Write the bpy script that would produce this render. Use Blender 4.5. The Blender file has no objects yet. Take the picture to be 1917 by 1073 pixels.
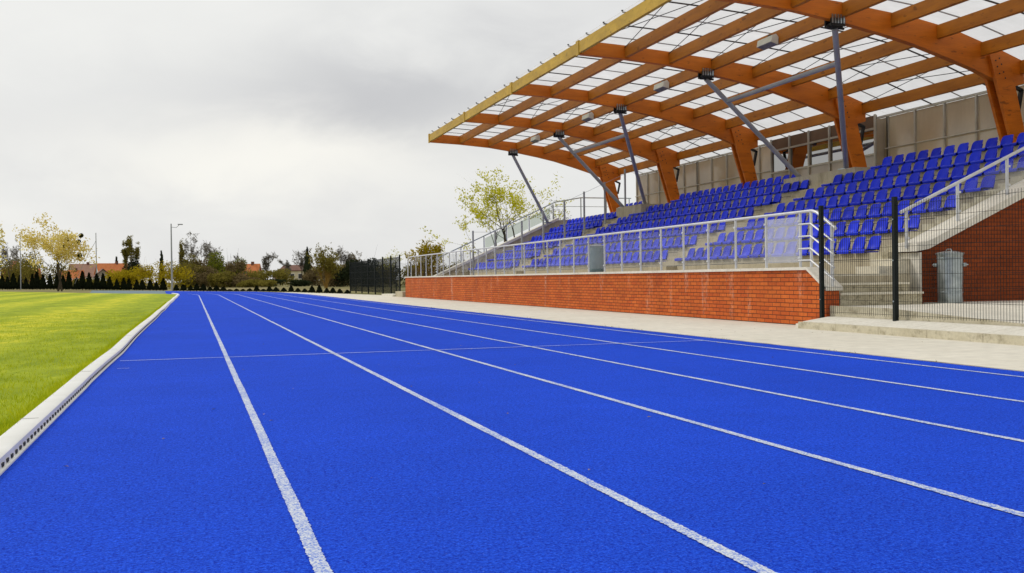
import bpy, math, random
from mathutils import Vector, Matrix, noise as mnoise
R = math.radians
S = bpy.context.scene
COL = S.collection
rnd = random.Random(7)

# ------------------------------------------------------------------ camera numbers
H_EYE, FPX, YAW, PITCH, ROLL = 0.867, 1890.557, R(17.536), R(-.496), R(-.733)
FWD = Vector((math.sin(YAW)*math.cos(PITCH), math.cos(YAW)*math.cos(PITCH), math.sin(PITCH)))
RGT0 = Vector((math.cos(YAW), -math.sin(YAW), 0)); UP0 = RGT0.cross(FWD)
RGT = math.cos(ROLL)*RGT0 + math.sin(ROLL)*UP0
UPV = -math.sin(ROLL)*RGT0 + math.cos(ROLL)*UP0
EYE = Vector((0, 0, H_EYE))
def at(px, depth, py=530):
    """point seen at a photo column, so many metres away, dropped to the ground"""
    d = FWD + RGT*((px-958.5)/FPX) - UPV*((py-536.5)/FPX)
    p = EYE + d*depth
    return Vector((p.x, p.y, 0))
def height_at(px, py, depth):
    d = FWD + RGT*((px-958.5)/FPX) - UPV*((py-536.5)/FPX)
    return (EYE + d*depth).z

# ------------------------------------------------------------------ mesh helpers
class MB:
    def __init__(s): s.v, s.f = [], []
    def add(s, vs, fs):
        n = len(s.v); s.v += [tuple(v) for v in vs]; s.f += [tuple(i+n for i in f) for f in fs]
    def box(s, x0, x1, y0, y1, z0, z1):
        s.add([(x0,y0,z0),(x1,y0,z0),(x1,y1,z0),(x0,y1,z0),(x0,y0,z1),(x1,y0,z1),(x1,y1,z1),(x0,y1,z1)],
              [(3,2,1,0),(4,5,6,7),(0,1,5,4),(1,2,6,5),(2,3,7,6),(3,0,4,7)]); return s
    def bar(s, p, q, w, h):
        """square bar from p to q, w wide sideways, h high"""
        p, q = Vector(p), Vector(q); d = (q-p).normalized()
        a = d.cross(Vector((0,0,1)));  a = a.normalized() if a.length > 1e-4 else Vector((1,0,0))
        b = a.cross(d); vs = []
        for o in (p, q):
            for i, j in ((-1,-1),(1,-1),(1,1),(-1,1)): vs.append(o + a*(i*w/2) + b*(j*h/2))
        s.add(vs, [(0,1,2,3),(7,6,5,4),(0,4,5,1),(1,5,6,2),(2,6,7,3),(3,7,4,0)]); return s
    def tube(s, pts, r, n=8, caps=True):
        pts = [Vector(p) for p in pts]; rs = r if isinstance(r, (list, tuple)) else [r]*len(pts)
        rings = []; a = None
        for i, p in enumerate(pts):
            d = (pts[min(i+1, len(pts)-1)] - pts[max(i-1, 0)]).normalized()
            if a is None:
                a = d.orthogonal().normalized()
            a = (a - d*a.dot(d)); a = a.normalized() if a.length > 1e-6 else d.orthogonal().normalized()
            b = d.cross(a)
            rings.append([p + (a*math.cos(2*math.pi*k/n) + b*math.sin(2*math.pi*k/n))*rs[i] for k in range(n)])
        vs = [v for g in rings for v in g]; fs = []
        for i in range(len(pts)-1):
            for k in range(n):
                k2 = (k+1) % n
                fs.append((i*n+k, i*n+k2, (i+1)*n+k2, (i+1)*n+k))
        if caps:
            fs.append(tuple(range(n))[::-1]); fs.append(tuple((len(pts)-1)*n+k for k in range(n)))
        s.add(vs, fs); return s
    def prism(s, poly, axis, a0, a1):
        """extrude a polygon: axis 'y' -> poly is (x,z); 'x' -> (y,z); 'z' -> (x,y)"""
        def m(p, a): return {'y': (p[0], a, p[1]), 'x': (a, p[0], p[1]), 'z': (p[0], p[1], a)}[axis]
        n = len(poly); vs = [m(p, a0) for p in poly] + [m(p, a1) for p in poly]
        fs = [(i, (i+1) % n, n+(i+1) % n, n+i) for i in range(n)] + [tuple(range(n))[::-1], tuple(range(n, 2*n))]
        s.add(vs, fs); return s
    def lathe(s, prof, c, n=24):
        vs = []; fs = []
        for r, z in prof:
            for k in range(n): vs.append((c[0]+r*math.cos(2*math.pi*k/n), c[1]+r*math.sin(2*math.pi*k/n), c[2]+z))
        for i in range(len(prof)-1):
            for k in range(n):
                k2 = (k+1) % n; fs.append((i*n+k, i*n+k2, (i+1)*n+k2, (i+1)*n+k))
        s.add(vs, fs); return s
    def build(s, name, mat, parent=None, origin=None, smooth=False, fix=True):
        o0 = Vector(origin) if origin is not None else (world_loc(parent) if parent else Vector())
        me = bpy.data.meshes.new(name)
        me.from_pydata([tuple(Vector(v)-o0) for v in s.v], [], s.f)
        if fix:
            import bmesh
            bm = bmesh.new(); bm.from_mesh(me); bmesh.ops.recalc_face_normals(bm, faces=bm.faces); bm.to_mesh(me); bm.free()
        if smooth:
            for p in me.polygons: p.use_smooth = True
        if mat: me.materials.append(mat)
        o = bpy.data.objects.new(name, me); COL.objects.link(o)
        if parent: o.parent = parent
        o.location = o0 - world_loc(parent) if parent else o0
        return o
def world_loc(o):
    p = Vector()
    while o: p = p + Vector(o.location); o = o.parent
    return p
def tag(o, label=None, cat=None, group=None, kind=None):
    if label: o['label'] = label
    if cat: o['category'] = cat
    if group: o['group'] = group
    if kind: o['kind'] = kind
    return o
def thing(name, loc, label, cat, group=None):
    o = bpy.data.objects.new(name, None); COL.objects.link(o); o.location = loc
    o.empty_display_size = .2
    return tag(o, label, cat, group)
def copy_tree(o, parent=None):
    c = o.copy(); COL.objects.link(c)
    if parent: c.parent = parent
    for ch in list(o.children): copy_tree(ch, c)
    return c
def autosmooth(o, ang=35):
    me = o.data
    for p in me.polygons: p.use_smooth = True
    me.set_sharp_from_angle(angle=R(ang))
    return o
_T = "zeroth first second third fourth fifth sixth seventh eighth ninth tenth eleventh twelfth thirteenth fourteenth fifteenth sixteenth seventeenth eighteenth nineteenth".split()
_D = {2: 'twent', 3: 'thirt', 4: 'fort', 5: 'fift'}
def nth(n):
    if n < 20: return _T[n]
    return _D[n//10] + ('ieth' if n % 10 == 0 else 'y-' + _T[n % 10])

# ------------------------------------------------------------------ materials
class NT:
    def __init__(s, name):
        s.m = bpy.data.materials.new(name); s.m.use_nodes = True
        s.t = s.m.node_tree; s.t.nodes.clear()
        s.out = s.n('ShaderNodeOutputMaterial')
    def n(s, t, **kw):
        nd = s.t.nodes.new(t)
        for k, v in kw.items():
            if k in ('operation', 'blend_type', 'data_type', 'noise_dimensions', 'feature', 'distance', 'offset', 'offset_frequency', 'invert', 'clamp', 'use_clamp'): setattr(nd, k, v)
        return nd
    def l(s, a, b): s.t.links.new(a, b)
    def coord(s, kind='Object'): return s.n('ShaderNodeTexCoord').outputs[kind]
    def scale(s, vec, sc):
        m = s.n('ShaderNodeMapping'); s.l(vec, m.inputs['Vector']); m.inputs['Scale'].default_value = sc; return m.outputs[0]
    def noise(s, vec, scale, detail=3, rough=.55, dist=0):
        n = s.n('ShaderNodeTexNoise'); s.l(vec, n.inputs['Vector']); n.inputs['Scale'].default_value = scale
        n.inputs['Detail'].default_value = detail; n.inputs['Roughness'].default_value = rough; n.inputs['Distortion'].default_value = dist
        return n.outputs['Fac']
    def ramp(s, fac, stops):
        r = s.n('ShaderNodeValToRGB'); s.l(fac, r.inputs[0]); e = r.color_ramp.elements
        while len(e) < len(stops): e.new(.5)
        for i, (p, c) in enumerate(stops):
            e[i].position = p; e[i].color = (*c, 1) if not isinstance(c, (int, float)) else (c, c, c, 1)
        return r.outputs[0]
    def mix(s, fac, a, b, mode='MIX'):
        m = s.n('ShaderNodeMix', data_type='RGBA', blend_type=mode)
        for v, i in ((fac, 0), (a, 6), (b, 7)):
            if isinstance(v, bpy.types.NodeSocket): s.l(v, m.inputs[i])
            elif i == 0: m.inputs[0].default_value = v
            else: m.inputs[i].default_value = (*v, 1)
        return m.outputs[2]
    def math(s, op, a, b=None):
        m = s.n('ShaderNodeMath', operation=op)
        for i, v in enumerate((a, b)):
            if v is None: continue
            if isinstance(v, bpy.types.NodeSocket): s.l(v, m.inputs[i])
            else: m.inputs[i].default_value = v
        return m.outputs[0]
    def bsdf(s, col, rough=.7, metal=0, spec=.4, bump=None, bstr=.3, bdist=.01):
        b = s.n('ShaderNodeBsdfPrincipled')
        if isinstance(col, bpy.types.NodeSocket): s.l(col, b.inputs['Base Color'])
        else: b.inputs['Base Color'].default_value = (*col, 1)
        if isinstance(rough, bpy.types.NodeSocket): s.l(rough, b.inputs['Roughness'])
        else: b.inputs['Roughness'].default_value = rough
        b.inputs['Metallic'].default_value = metal; b.inputs['Specular IOR Level'].default_value = spec
        if bump is not None:
            k = s.n('ShaderNodeBump'); s.l(bump, k.inputs['Height']); k.inputs['Strength'].default_value = bstr; k.inputs['Distance'].default_value = bdist
            s.l(k.outputs[0], b.inputs['Normal'])
        s.l(b.outputs[0], s.out.inputs[0]); return b
    def objrand(s): return s.n('ShaderNodeObjectInfo').outputs['Random']

def plain(name, a, b, scale=4, rough=.6, metal=0, spec=.4, bstr=.1):
    t = NT(name); c = t.coord(); f = t.noise(c, scale, 5, .6)
    t.bsdf(t.ramp(f, [(.3, a), (.7, b)]), rough, metal, spec, t.noise(c, scale*8, 2), bstr, .005); return t.m

def m_track():
    t = NT('blue_track_rubber'); c = t.coord()
    g = t.noise(c, 105, 2, .8); g2 = t.noise(c, 42, 4, .8); big = t.noise(c, .5, 4, .6); mid = t.noise(c, 5, 3, .6)
    col = t.ramp(g, [(.40, (.003, .016, .28)), (.50, (.005, .062, .70)), (.61, (.045, .175, .95))])
    col = t.mix(.55, col, t.ramp(g2, [(.40, (.003, .022, .39)), (.60, (.016, .098, .82))]))
    col = t.mix(1, col, t.ramp(big, [(.3, .86), (.7, 1.0)]), 'MULTIPLY')
    col = t.mix(1, col, t.ramp(mid, [(.3, .9), (.7, 1.0)]), 'MULTIPLY')
    v = t.n('ShaderNodeTexVoronoi'); t.l(c, v.inputs['Vector']); v.inputs['Scale'].default_value = 26
    sp = t.ramp(v.outputs['Distance'], [(.0, 1.0), (.07, 0.0)])
    col = t.mix(t.math('MULTIPLY', sp, .55), col, (.42, .52, .88))
    t.bsdf(col, .9, 0, .06, g2, .5, .006); return t.m
def m_line():
    t = NT('worn_white_line_paint'); c = t.coord()
    g = t.noise(c, 130, 2, .7); b = t.noise(c, 2.2, 4, .7); m = t.noise(c, 30, 2, .6)
    wear = t.math('ADD', t.math('MULTIPLY', g, .75), t.math('ADD', t.math('MULTIPLY', b, .25), t.math('MULTIPLY', m, .15)))
    f = t.ramp(wear, [(.49, 0.0), (.62, 1.0)])
    col = t.mix(f, (.10, .19, .62), (.62, .66, .70))
    t.bsdf(col, .75, 0, .25, g, .3, .004); return t.m
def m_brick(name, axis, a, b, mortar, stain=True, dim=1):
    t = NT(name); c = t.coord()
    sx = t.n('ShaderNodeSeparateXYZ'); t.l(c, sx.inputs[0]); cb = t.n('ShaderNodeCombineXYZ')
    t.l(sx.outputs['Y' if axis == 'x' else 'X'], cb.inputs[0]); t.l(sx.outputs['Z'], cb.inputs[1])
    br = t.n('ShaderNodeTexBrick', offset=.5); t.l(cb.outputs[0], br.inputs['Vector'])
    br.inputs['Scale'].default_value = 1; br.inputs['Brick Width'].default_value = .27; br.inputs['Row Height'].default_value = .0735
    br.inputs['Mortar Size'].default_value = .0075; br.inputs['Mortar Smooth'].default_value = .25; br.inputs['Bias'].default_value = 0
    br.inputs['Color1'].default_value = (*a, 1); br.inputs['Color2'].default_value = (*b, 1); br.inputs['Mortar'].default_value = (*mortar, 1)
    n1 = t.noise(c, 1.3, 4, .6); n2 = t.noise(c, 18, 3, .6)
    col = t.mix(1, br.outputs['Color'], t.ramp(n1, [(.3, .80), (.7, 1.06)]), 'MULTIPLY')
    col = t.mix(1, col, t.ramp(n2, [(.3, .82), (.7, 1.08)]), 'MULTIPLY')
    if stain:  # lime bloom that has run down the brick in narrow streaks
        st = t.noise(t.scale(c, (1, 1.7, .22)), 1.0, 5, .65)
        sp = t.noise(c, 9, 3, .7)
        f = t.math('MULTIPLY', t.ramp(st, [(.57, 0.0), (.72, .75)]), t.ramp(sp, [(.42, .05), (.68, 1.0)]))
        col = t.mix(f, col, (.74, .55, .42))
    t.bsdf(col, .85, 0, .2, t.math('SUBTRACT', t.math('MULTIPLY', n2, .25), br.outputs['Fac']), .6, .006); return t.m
def m_concrete(name, a, b, dark, scale=1.0, stain=.5, run=.25):
    t = NT(name); c = t.coord()
    n1 = t.noise(c, .9*scale, 5, .65); n2 = t.noise(c, 14*scale, 4, .6); n3 = t.noise(t.scale(c, (1, 1, run)), 3.0*scale, 6, .75); n4 = t.noise(c, 120, 2, .6)
    col = t.ramp(n1, [(.3, a), (.7, b)])
    col = t.mix(t.math('MULTIPLY', t.ramp(n3, [(.5, 0.0), (.72, 1.0)]), stain), col, dark)
    col = t.mix(1, col, t.ramp(n2, [(.25, .84), (.75, 1.05)]), 'MULTIPLY')
    col = t.mix(1, col, t.ramp(n4, [(.25, .92), (.75, 1.05)]), 'MULTIPLY')
    t.bsdf(col, .88, 0, .2, t.math('ADD', n4, n2), .25, .004); return t.m
def m_wood(name, a, b, dark, stretch, lam=True):
    t = NT(name); c = t.coord()
    n1 = t.noise(t.scale(c, stretch), 2.2, 6, .65, .4); n2 = t.noise(c, .8, 3, .6)
    col = t.ramp(n1, [(.25, a), (.7, b)])
    col = t.mix(1, col, t.ramp(n2, [(.3, .82), (.7, 1.05)]), 'MULTIPLY')
    kn = t.noise(t.scale(c, [v*.5+.5 for v in stretch]), 5.5, 2, .5)
    col = t.mix(t.math('MULTIPLY', t.ramp(kn, [(.64, 0.0), (.72, 1.0)]), .55), col, dark)
    if lam:
        sx = t.n('ShaderNodeSeparateXYZ'); t.l(c, sx.inputs[0])
        zz = t.math('ADD', sx.outputs['Z'], t.math('MULTIPLY', t.math('POWER', t.math('SUBTRACT', sx.outputs['X'], 0), 2), .017))
        fr = t.math('FRACT', t.math('MULTIPLY', zz, 1/.042))
        col = t.mix(t.math('MULTIPLY', t.math('LESS_THAN', fr, .07), .22), col, dark)
    t.bsdf(col, .55, 0, .35, n1, .15, .004); return t.m
def m_sheet():
    t = NT('translucent_roof_sheet'); c = t.coord()
    n = t.noise(c, 1.3, 4, .6); n2 = t.noise(t.scale(c, (.4, 6, 1)), 3, 3, .6)
    col = t.mix(1, t.ramp(n, [(.3, (.78, .78, .785)), (.7, (.88, .88, .89))]), t.ramp(n2, [(.3, .95), (.7, 1.0)]), 'MULTIPLY')
    tr = t.n('ShaderNodeBsdfTranslucent'); t.l(col, tr.inputs[0])
    tp = t.n('ShaderNodeBsdfTransparent'); tp.inputs[0].default_value = (.94, .94, .95, 1)
    mx = t.n('ShaderNodeMixShader'); mx.inputs[0].default_value = .45
    t.l(tr.outputs[0], mx.inputs[1]); t.l(tp.outputs[0], mx.inputs[2])
    gl = t.n('ShaderNodeBsdfGlossy'); gl.inputs['Roughness'].default_value = .25
    m2 = t.n('ShaderNodeMixShader'); m2.inputs[0].default_value = .04
    t.l(mx.outputs[0], m2.inputs[1]); t.l(gl.outputs[0], m2.inputs[2]); t.l(m2.outputs[0], t.out.inputs[0]); return t.m
def m_poly():
    t = NT('grey_twin_wall_sheet'); c = t.coord()
    n = t.noise(c, .8, 4, .6); st = t.noise(t.scale(c, (1, 40, .3)), 3, 2, .5)
    col = t.mix(1, t.ramp(n, [(.3, (.56, .48, .37)), (.7, (.70, .61, .48))]), t.ramp(st, [(.3, .9), (.7, 1.0)]), 'MULTIPLY')
    df = t.n('ShaderNodeBsdfDiffuse'); t.l(col, df.inputs[0]); tr = t.n('ShaderNodeBsdfTranslucent'); t.l(col, tr.inputs[0])
    mx = t.n('ShaderNodeMixShader'); mx.inputs[0].default_value = .5; t.l(df.outputs[0], mx.inputs[1]); t.l(tr.outputs[0], mx.inputs[2])
    gl = t.n('ShaderNodeBsdfGlossy'); gl.inputs['Roughness'].default_value = .16; gl.inputs[0].default_value = (.9, .9, .9, 1)
    m2 = t.n('ShaderNodeMixShader'); m2.inputs[0].default_value = .10
    t.l(mx.outputs[0], m2.inputs[1]); t.l(gl.outputs[0], m2.inputs[2]); t.l(m2.outputs[0], t.out.inputs[0]); return t.m
def m_glass(name, tint, base, milk=0.0, rough=.01):
    t = NT(name)
    tp = t.n('ShaderNodeBsdfTransparent'); tp.inputs[0].default_value = (*tint, 1)
    gl = t.n('ShaderNodeBsdfGlossy'); gl.inputs['Roughness'].default_value = rough
    fk = .22 if base > .2 else .12
    fr = t.n('ShaderNodeFresnel'); fr.inputs['IOR'].default_value = 1.45
    f = t.math('MULTIPLY', t.math('ADD', fr.outputs[0], base), fk)
    mx = t.n('ShaderNodeMixShader'); t.l(f, mx.inputs[0]); t.l(tp.outputs[0], mx.inputs[1]); t.l(gl.outputs[0], mx.inputs[2])
    last = mx.outputs[0]
    if milk:
        df = t.n('ShaderNodeBsdfDiffuse'); df.inputs[0].default_value = (.75, .78, .82, 1)
        c = t.coord(); n = t.noise(c, 2.0, 4, .6)
        m2 = t.n('ShaderNodeMixShader'); t.l(t.math('MULTIPLY', n, milk), m2.inputs[0]); t.l(last, m2.inputs[1]); t.l(df.outputs[0], m2.inputs[2]); last = m2.outputs[0]
    t.l(last, t.out.inputs[0]); return t.m
def m_leaf(name, cols, trans=.35):
    t = NT(name); c = t.coord(); n = t.noise(c, 1.1, 3, .6); n2 = t.noise(c, 9, 2, .6)
    g = t.n('ShaderNodeNewGeometry')
    k = t.math('ADD', t.math('MULTIPLY', n, .55), t.math('ADD', t.math('MULTIPLY', n2, .25), t.math('MULTIPLY', g.outputs['Random Per Island'], .22)))
    st = [(.30 + .42*i/(len(cols)-1), cc) for i, cc in enumerate(cols)]
    col = t.ramp(k, st)
    df = t.n('ShaderNodeBsdfDiffuse'); t.l(col, df.inputs[0]); tr = t.n('ShaderNodeBsdfTranslucent'); t.l(col, tr.inputs[0])
    mx = t.n('ShaderNodeMixShader'); mx.inputs[0].default_value = trans; t.l(df.outputs[0], mx.inputs[1]); t.l(tr.outputs[0], mx.inputs[2])
    t.l(mx.outputs[0], t.out.inputs[0]); return t.m
def m_grass():
    t = NT('mown_grass'); c = t.coord()
    sx = t.n('ShaderNodeSeparateXYZ'); t.l(c, sx.inputs[0])
    n = t.noise(c, .35, 4, .6); n2 = t.noise(t.scale(c, (1, .35, 1)), 2.2, 5, .65); n3 = t.noise(c, 60, 3, .7); n4 = t.noise(t.scale(c, (.9, .25, 1)), 9, 3, .6)
    # mowing passes, about two metres wide, running across the pitch
    w = t.math('SINE', t.math('ADD', t.math('MULTIPLY', sx.outputs['X'], 1.7), t.math('MULTIPLY', n, 2)))
    k = t.math('ADD', t.math('MULTIPLY', n2, .62), t.math('ADD', t.math('MULTIPLY', w, .075), t.math('ADD', t.math('MULTIPLY', n, .30), t.math('MULTIPLY', n4, .2))))
    col = t.ramp(k, [(.40, (.24, .32, .009)), (.56, (.37, .44, .014)), (.70, (.62, .60, .028))])
    col = t.mix(1, col, t.ramp(n3, [(.25, .68), (.7, 1.08)]), 'MULTIPLY')
    t.bsdf(col, .9, 0, .15, n3, .6, .02); return t.m
def m_ground():
    t = NT('dry_verge'); c = t.coord()
    n = t.noise(c, .06, 4, .6); n2 = t.noise(c, .7, 5, .65); n3 = t.noise(c, 12, 3, .6)
    k = t.math('ADD', t.math('MULTIPLY', n, .6), t.math('MULTIPLY', n2, .4))
    col = t.ramp(k, [(.35, (.10, .12, .025)), (.5, (.24, .21, .09)), (.65, (.36, .30, .17))])
    col = t.mix(1, col, t.ramp(n3, [(.25, .7), (.75, 1.1)]), 'MULTIPLY')
    t.bsdf(col, .95, 0, .1, n3, .5, .03); return t.m

M = {}
M['track'] = m_track(); M['line'] = m_line()
M['brick'] = m_brick('orange_clinker_brick', 'x', (.62, .145, .026), (.50, .095, .018), (.12, .034, .014))
M['brick_end'] = m_brick('orange_clinker_brick_end', 'y', (.56, .115, .024), (.46, .082, .018), (.22, .060, .022), False)
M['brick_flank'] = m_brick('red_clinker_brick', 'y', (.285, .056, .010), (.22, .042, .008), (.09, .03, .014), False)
M['concrete'] = m_concrete('terrace_concrete', (.43, .375, .265), (.56, .50, .37), (.19, .15, .09), 1, .55)
M['coping'] = m_concrete('pale_coping_concrete', (.68, .64, .55), (.80, .765, .68), (.44, .40, .31), 1, .4)
M['path'] = m_concrete('pale_path_concrete', (.69, .655, .56), (.77, .735, .645), (.57, .53, .44), .35, .45)
M['paver'] = m_concrete('pale_pavers', (.70, .67, .58), (.80, .77, .69), (.54, .50, .40), 2.0, .4)
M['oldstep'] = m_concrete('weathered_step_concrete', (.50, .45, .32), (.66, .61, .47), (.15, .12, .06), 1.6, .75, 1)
M['moss_shade_step'] = m_concrete('mossy_shaded_step_concrete', (.42, .37, .25), (.60, .54, .39), (.07, .055, .025), 3.2, .95, 1)  # moss specks, plus riser shade put into the darker base colour
M['tread'] = m_concrete('pale_tread_concrete', (.66, .61, .49), (.78, .73, .60), (.34, .29, .2), 1.6, .5, 1)  # paler step concrete, with the light on the treads put into the colour
M['kerb'] = plain('white_kerb', (.70, .70, .66), (.80, .80, .77), 3, .5, 0, .3, .05)
M['kerb_dark'] = plain('dark_slot', (.03, .03, .033), (.05, .05, .052), 8, .9)
M['grass'] = m_grass(); M['ground'] = m_ground()
M['blade'] = m_leaf('grass_blade', [(.24, .32, .008), (.42, .48, .014), (.60, .60, .03)], .35)
M['glulam'] = m_wood('orange_glulam', (.50, .118, .004), (.74, .20, .007), (.08, .018, .003), (.35, 1, 2.4))
M['purlin'] = m_wood('brown_glulam_purlin', (.36, .110, .006), (.55, .19, .010), (.09, .024, .004), (1, .3, 2.4), False)
M['fascia'] = m_wood('weathered_yellow_timber', (.38, .22, .016), (.60, .37, .036), (.10, .06, .015), (1, .9, 2.0), False)
M['sheet'] = m_sheet(); M['poly'] = m_poly()
M['glass'] = m_glass('clear_pane', (.95, .955, .965), .02, 0)
M['glass_milk'] = m_glass('hazy_pane', (.94, .94, .97), .25, .38)
M['glass_green'] = m_glass('green_tinted_pane', (.78, .81, .77), .02, .02)
M['window'] = m_glass('window_pane', (.10, .10, .095), 2.0, 0)
M['galv'] = plain('galvanised_steel', (.26, .30, .32), (.46, .51, .53), 6, .30, .85, .5, .04)
M['alu'] = plain('pale_aluminium', (.52, .53, .545), (.64, .65, .665), 5, .42, .35, .5, .03)
M['grey_paint'] = plain('grey_steel_paint', (.27, .28, .30), (.36, .37, .39), 2, .5, .1, .4, .03)
M['mullion'] = plain('grey_mullion', (.42, .40, .35), (.52, .50, .45), 3, .5, .2, .4, .03)
M['black'] = plain('black_steel', (.010, .011, .012), (.022, .023, .024), 5, .5, .3, .4, .05)
M['green_black'] = plain('dark_green_coated_steel', (.003, .006, .005), (.006, .010, .009), 5, .6, 0, .2, .04)
M['joint'] = plain('dark_sheet_joint', (.05, .045, .04), (.08, .07, .06), 4, .6)
M['joint_pale'] = plain('grey_sheet_joint', (.34, .33, .31), (.42, .41, .39), 4, .6)
M['lamp_body'] = plain('cream_lamp_housing', (.62, .60, .50), (.72, .70, .60), 5, .5)
M['lamp_grid'] = plain('grey_louvre', (.24, .23, .21), (.34, .33, .30), 8, .4, .5)
def m_seat():
    t = NT('blue_seat_plastic'); c = t.coord(); n = t.noise(c, 5, 4, .6); rr = t.objrand()
    col = t.ramp(t.math('ADD', t.math('MULTIPLY', n, .5), t.math('MULTIPLY', rr, .5)), [(.25, (.006, .020, .50)), (.75, (.013, .040, .74))])
    d = t.noise(c, 14, 4, .7)
    col = t.mix(t.math('MULTIPLY', t.ramp(d, [(.55, 0.0), (.8, 1.0)]), .07), col, (.16, .18, .55))
    t.bsdf(col, .42, 0, .2, n, .05, .003); return t.m
M['seat'] = m_seat()
M['bark'] = plain('grey_brown_bark', (.045, .034, .024), (.10, .080, .058), 3, .9, 0, .1, .3)
M['bark_pale'] = plain('pale_twig_bark', (.10, .082, .060), (.18, .15, .11), 3, .9, 0, .1, .3)
M['bark_ochre'] = plain('ochre_willow_bark', (.20, .115, .026), (.32, .20, .05), 3, .9, 0, .1, .3)
M['lf_spring'] = m_leaf('spring_leaves', [(.30, .31, .012), (.56, .54, .02), (.76, .70, .06)], .5)
M['lf_yellow'] = m_leaf('yellow_spring_leaves', [(.42, .33, .06), (.74, .60, .17), (.92, .80, .34)], .5)
M['lf_willow'] = m_leaf('golden_willow_leaves', [(.17, .13, .008), (.36, .28, .012), (.54, .42, .025)], .35)
M['lf_olive'] = m_leaf('olive_leaves', [(.09, .08, .015), (.18, .155, .03), (.29, .24, .05)], .3)
M['lf_brown'] = m_leaf('brown_twig_mass', [(.07, .052, .024), (.15, .112, .05), (.24, .18, .09)], .25)
M['lf_dark'] = m_leaf('dark_evergreen_leaves', [(.010, .014, .007), (.022, .030, .014), (.045, .052, .024)], .15)
M['lf_thuja'] = m_leaf('thuja_scales', [(.004, .006, .004), (.009, .012, .006), (.016, .019, .009)], .1)
M['lf_green'] = m_leaf('fresh_green_leaves', [(.06, .085, .01), (.15, .175, .016), (.26, .27, .03)], .35)
M['lf_grey'] = m_leaf('grey_twigs', [(.10, .09, .075), (.17, .155, .13), (.25, .23, .20)], .3)
M['mistletoe'] = m_leaf('mistletoe_clump', [(.03, .03, .008), (.06, .055, .014), (.09, .085, .02)], .2)
M['roof_red'] = plain('red_roof_tiles', (.34, .085, .030), (.46, .13, .05), 1.2, .8)
M['roof_orange'] = plain('orange_roof_tiles', (.50, .15, .045), (.64, .22, .08), 1.2, .8)
M['roof_pink'] = plain('faded_pink_roof_tiles', (.34, .19, .14), (.44, .26, .19), 1.2, .8)
M['roof_brown'] = plain('brown_roof_tiles', (.12, .055, .040), (.18, .085, .060), 1.2, .8)
M['render_cream'] = plain('cream_render', (.55, .49, .34), (.64, .58, .42), 1, .85)
M['render_white'] = plain('white_render', (.62, .60, .56), (.72, .70, .66), 1, .85)
M['render_grey'] = plain('grey_render', (.34, .30, .25), (.42, .38, .32), 1, .85)
M['pane'] = plain('dark_window_glass', (.02, .022, .025), (.05, .052, .055), 2, .15, 0, .6, 0)
M['white_frame'] = plain('white_window_frame', (.70, .70, .68), (.78, .78, .76), 2, .5)

# ------------------------------------------------------------------ ground, track, pitch, path
def sheet(name, poly, z, mat, kind='structure'):
    b = MB(); b.add([(x, y, z) for x, y in poly], [tuple(range(len(poly)))])
    o = b.build(name, mat, fix=False)
    if o.data.polygons[0].normal.z < 0: o.data.flip_normals()
    return tag(o, kind=kind)
gnd = sheet('ground', [(-900, -60), (900, -60), (900, 1500), (-900, 1500)], -.03, M['ground'])
right_edge = [(6.83, -8), (6.83, 64), (6.7, 70), (6.2, 76), (4.9, 85), (1.0, 95)]
inner_edge = [(-2.6, 104), (-2.2, 90), (-1.9, 80), (-1.7, 78.5), (-.98, 74), (-.9, 70), (-.9, -8)]
track = sheet('running_track', right_edge + inner_edge, 0, M['track'])
field = sheet('grass_pitch', [(-.96, -8), (-.96, 70), (-1.1, 74), (-1.8, 78.5), (-3.5, 82.3), (-6.3, 88.5), (-8.7, 95), (-22, 133), (-150, 133), (-150, -8)], .012, M['grass'])
path = sheet('concrete_path', [(6.83, -8), (6.83, 64), (6.7, 70), (6.2, 77), (7.1, 77), (8.2, 69), (9.2, 63), (10.25, 54), (10.25, 48.6), (30, 48.6), (30, -8)], -.008, M['path'])

sheet('bend_apron', [(1.0, 95), (-3.6, 110), (-11.5, 130), (-8.6, 95), (-6.2, 88.5), (-3.4, 82.3), (-1.7, 78.5), (-1.9, 80), (-2.2, 90), (-2.6, 104)], -.006, plain('faded_pale_blue_surface', (.10, .16, .20), (.17, .23, .26), .5, .9))
lines = MB(); LZ = .004
def lane(x, w=.05, y0=-4, y1=77):
    ys = []; y = y0
    while y < y1: ys.append(y); y += .011 if 2 < y < 14 else (.05 if y < 30 else .6)
    ys.append(y1); n = len(ys)-1
    L = []; Rr = []
    for py in ys:
        bend = -max(0, py-66)**2*.006; j = .0019
        L.append((x+bend-w/2+rnd.gauss(0, j)+.004*mnoise.noise(Vector((py*.9, x, 0))), py)); Rr.append((x+bend+w/2+rnd.gauss(0, j)+.004*mnoise.noise(Vector((py*.9, x, 9))), py))
    lines.add([(p, q, LZ) for p, q in L] + [(p, q, LZ) for p, q in Rr], [(i, i+n+1, i+n+2, i+1) for i in range(n)])
for k in range(6): lane(.356+1.22*k, .05 if k < 5 else .045)
def dash(x0, y0, x1, y1, w): 
    d = Vector((x1-x0, y1-y0)).normalized(); nx, ny = -d.y*w/2, d.x*w/2
    lines.add([(x0+nx, y0+ny, LZ+.004), (x0-nx, y0-ny, LZ+.004), (x1-nx, y1-ny, LZ+.004), (x1+nx, y1+ny, LZ+.004)], [(0,1,2,3)])
dash(-.78, 11.9, 6.45, 11.95, .035)
for x0, x1, y in ((-.74, -.62, 10.85),):
    dash(x0, y, x1, y, .018)
lo = lines.build('lane_markings', M['line'], fix=False)
for p in lo.data.polygons:
    if p.normal.z < 0: p.flip()
tag(lo, kind='structure')

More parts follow.
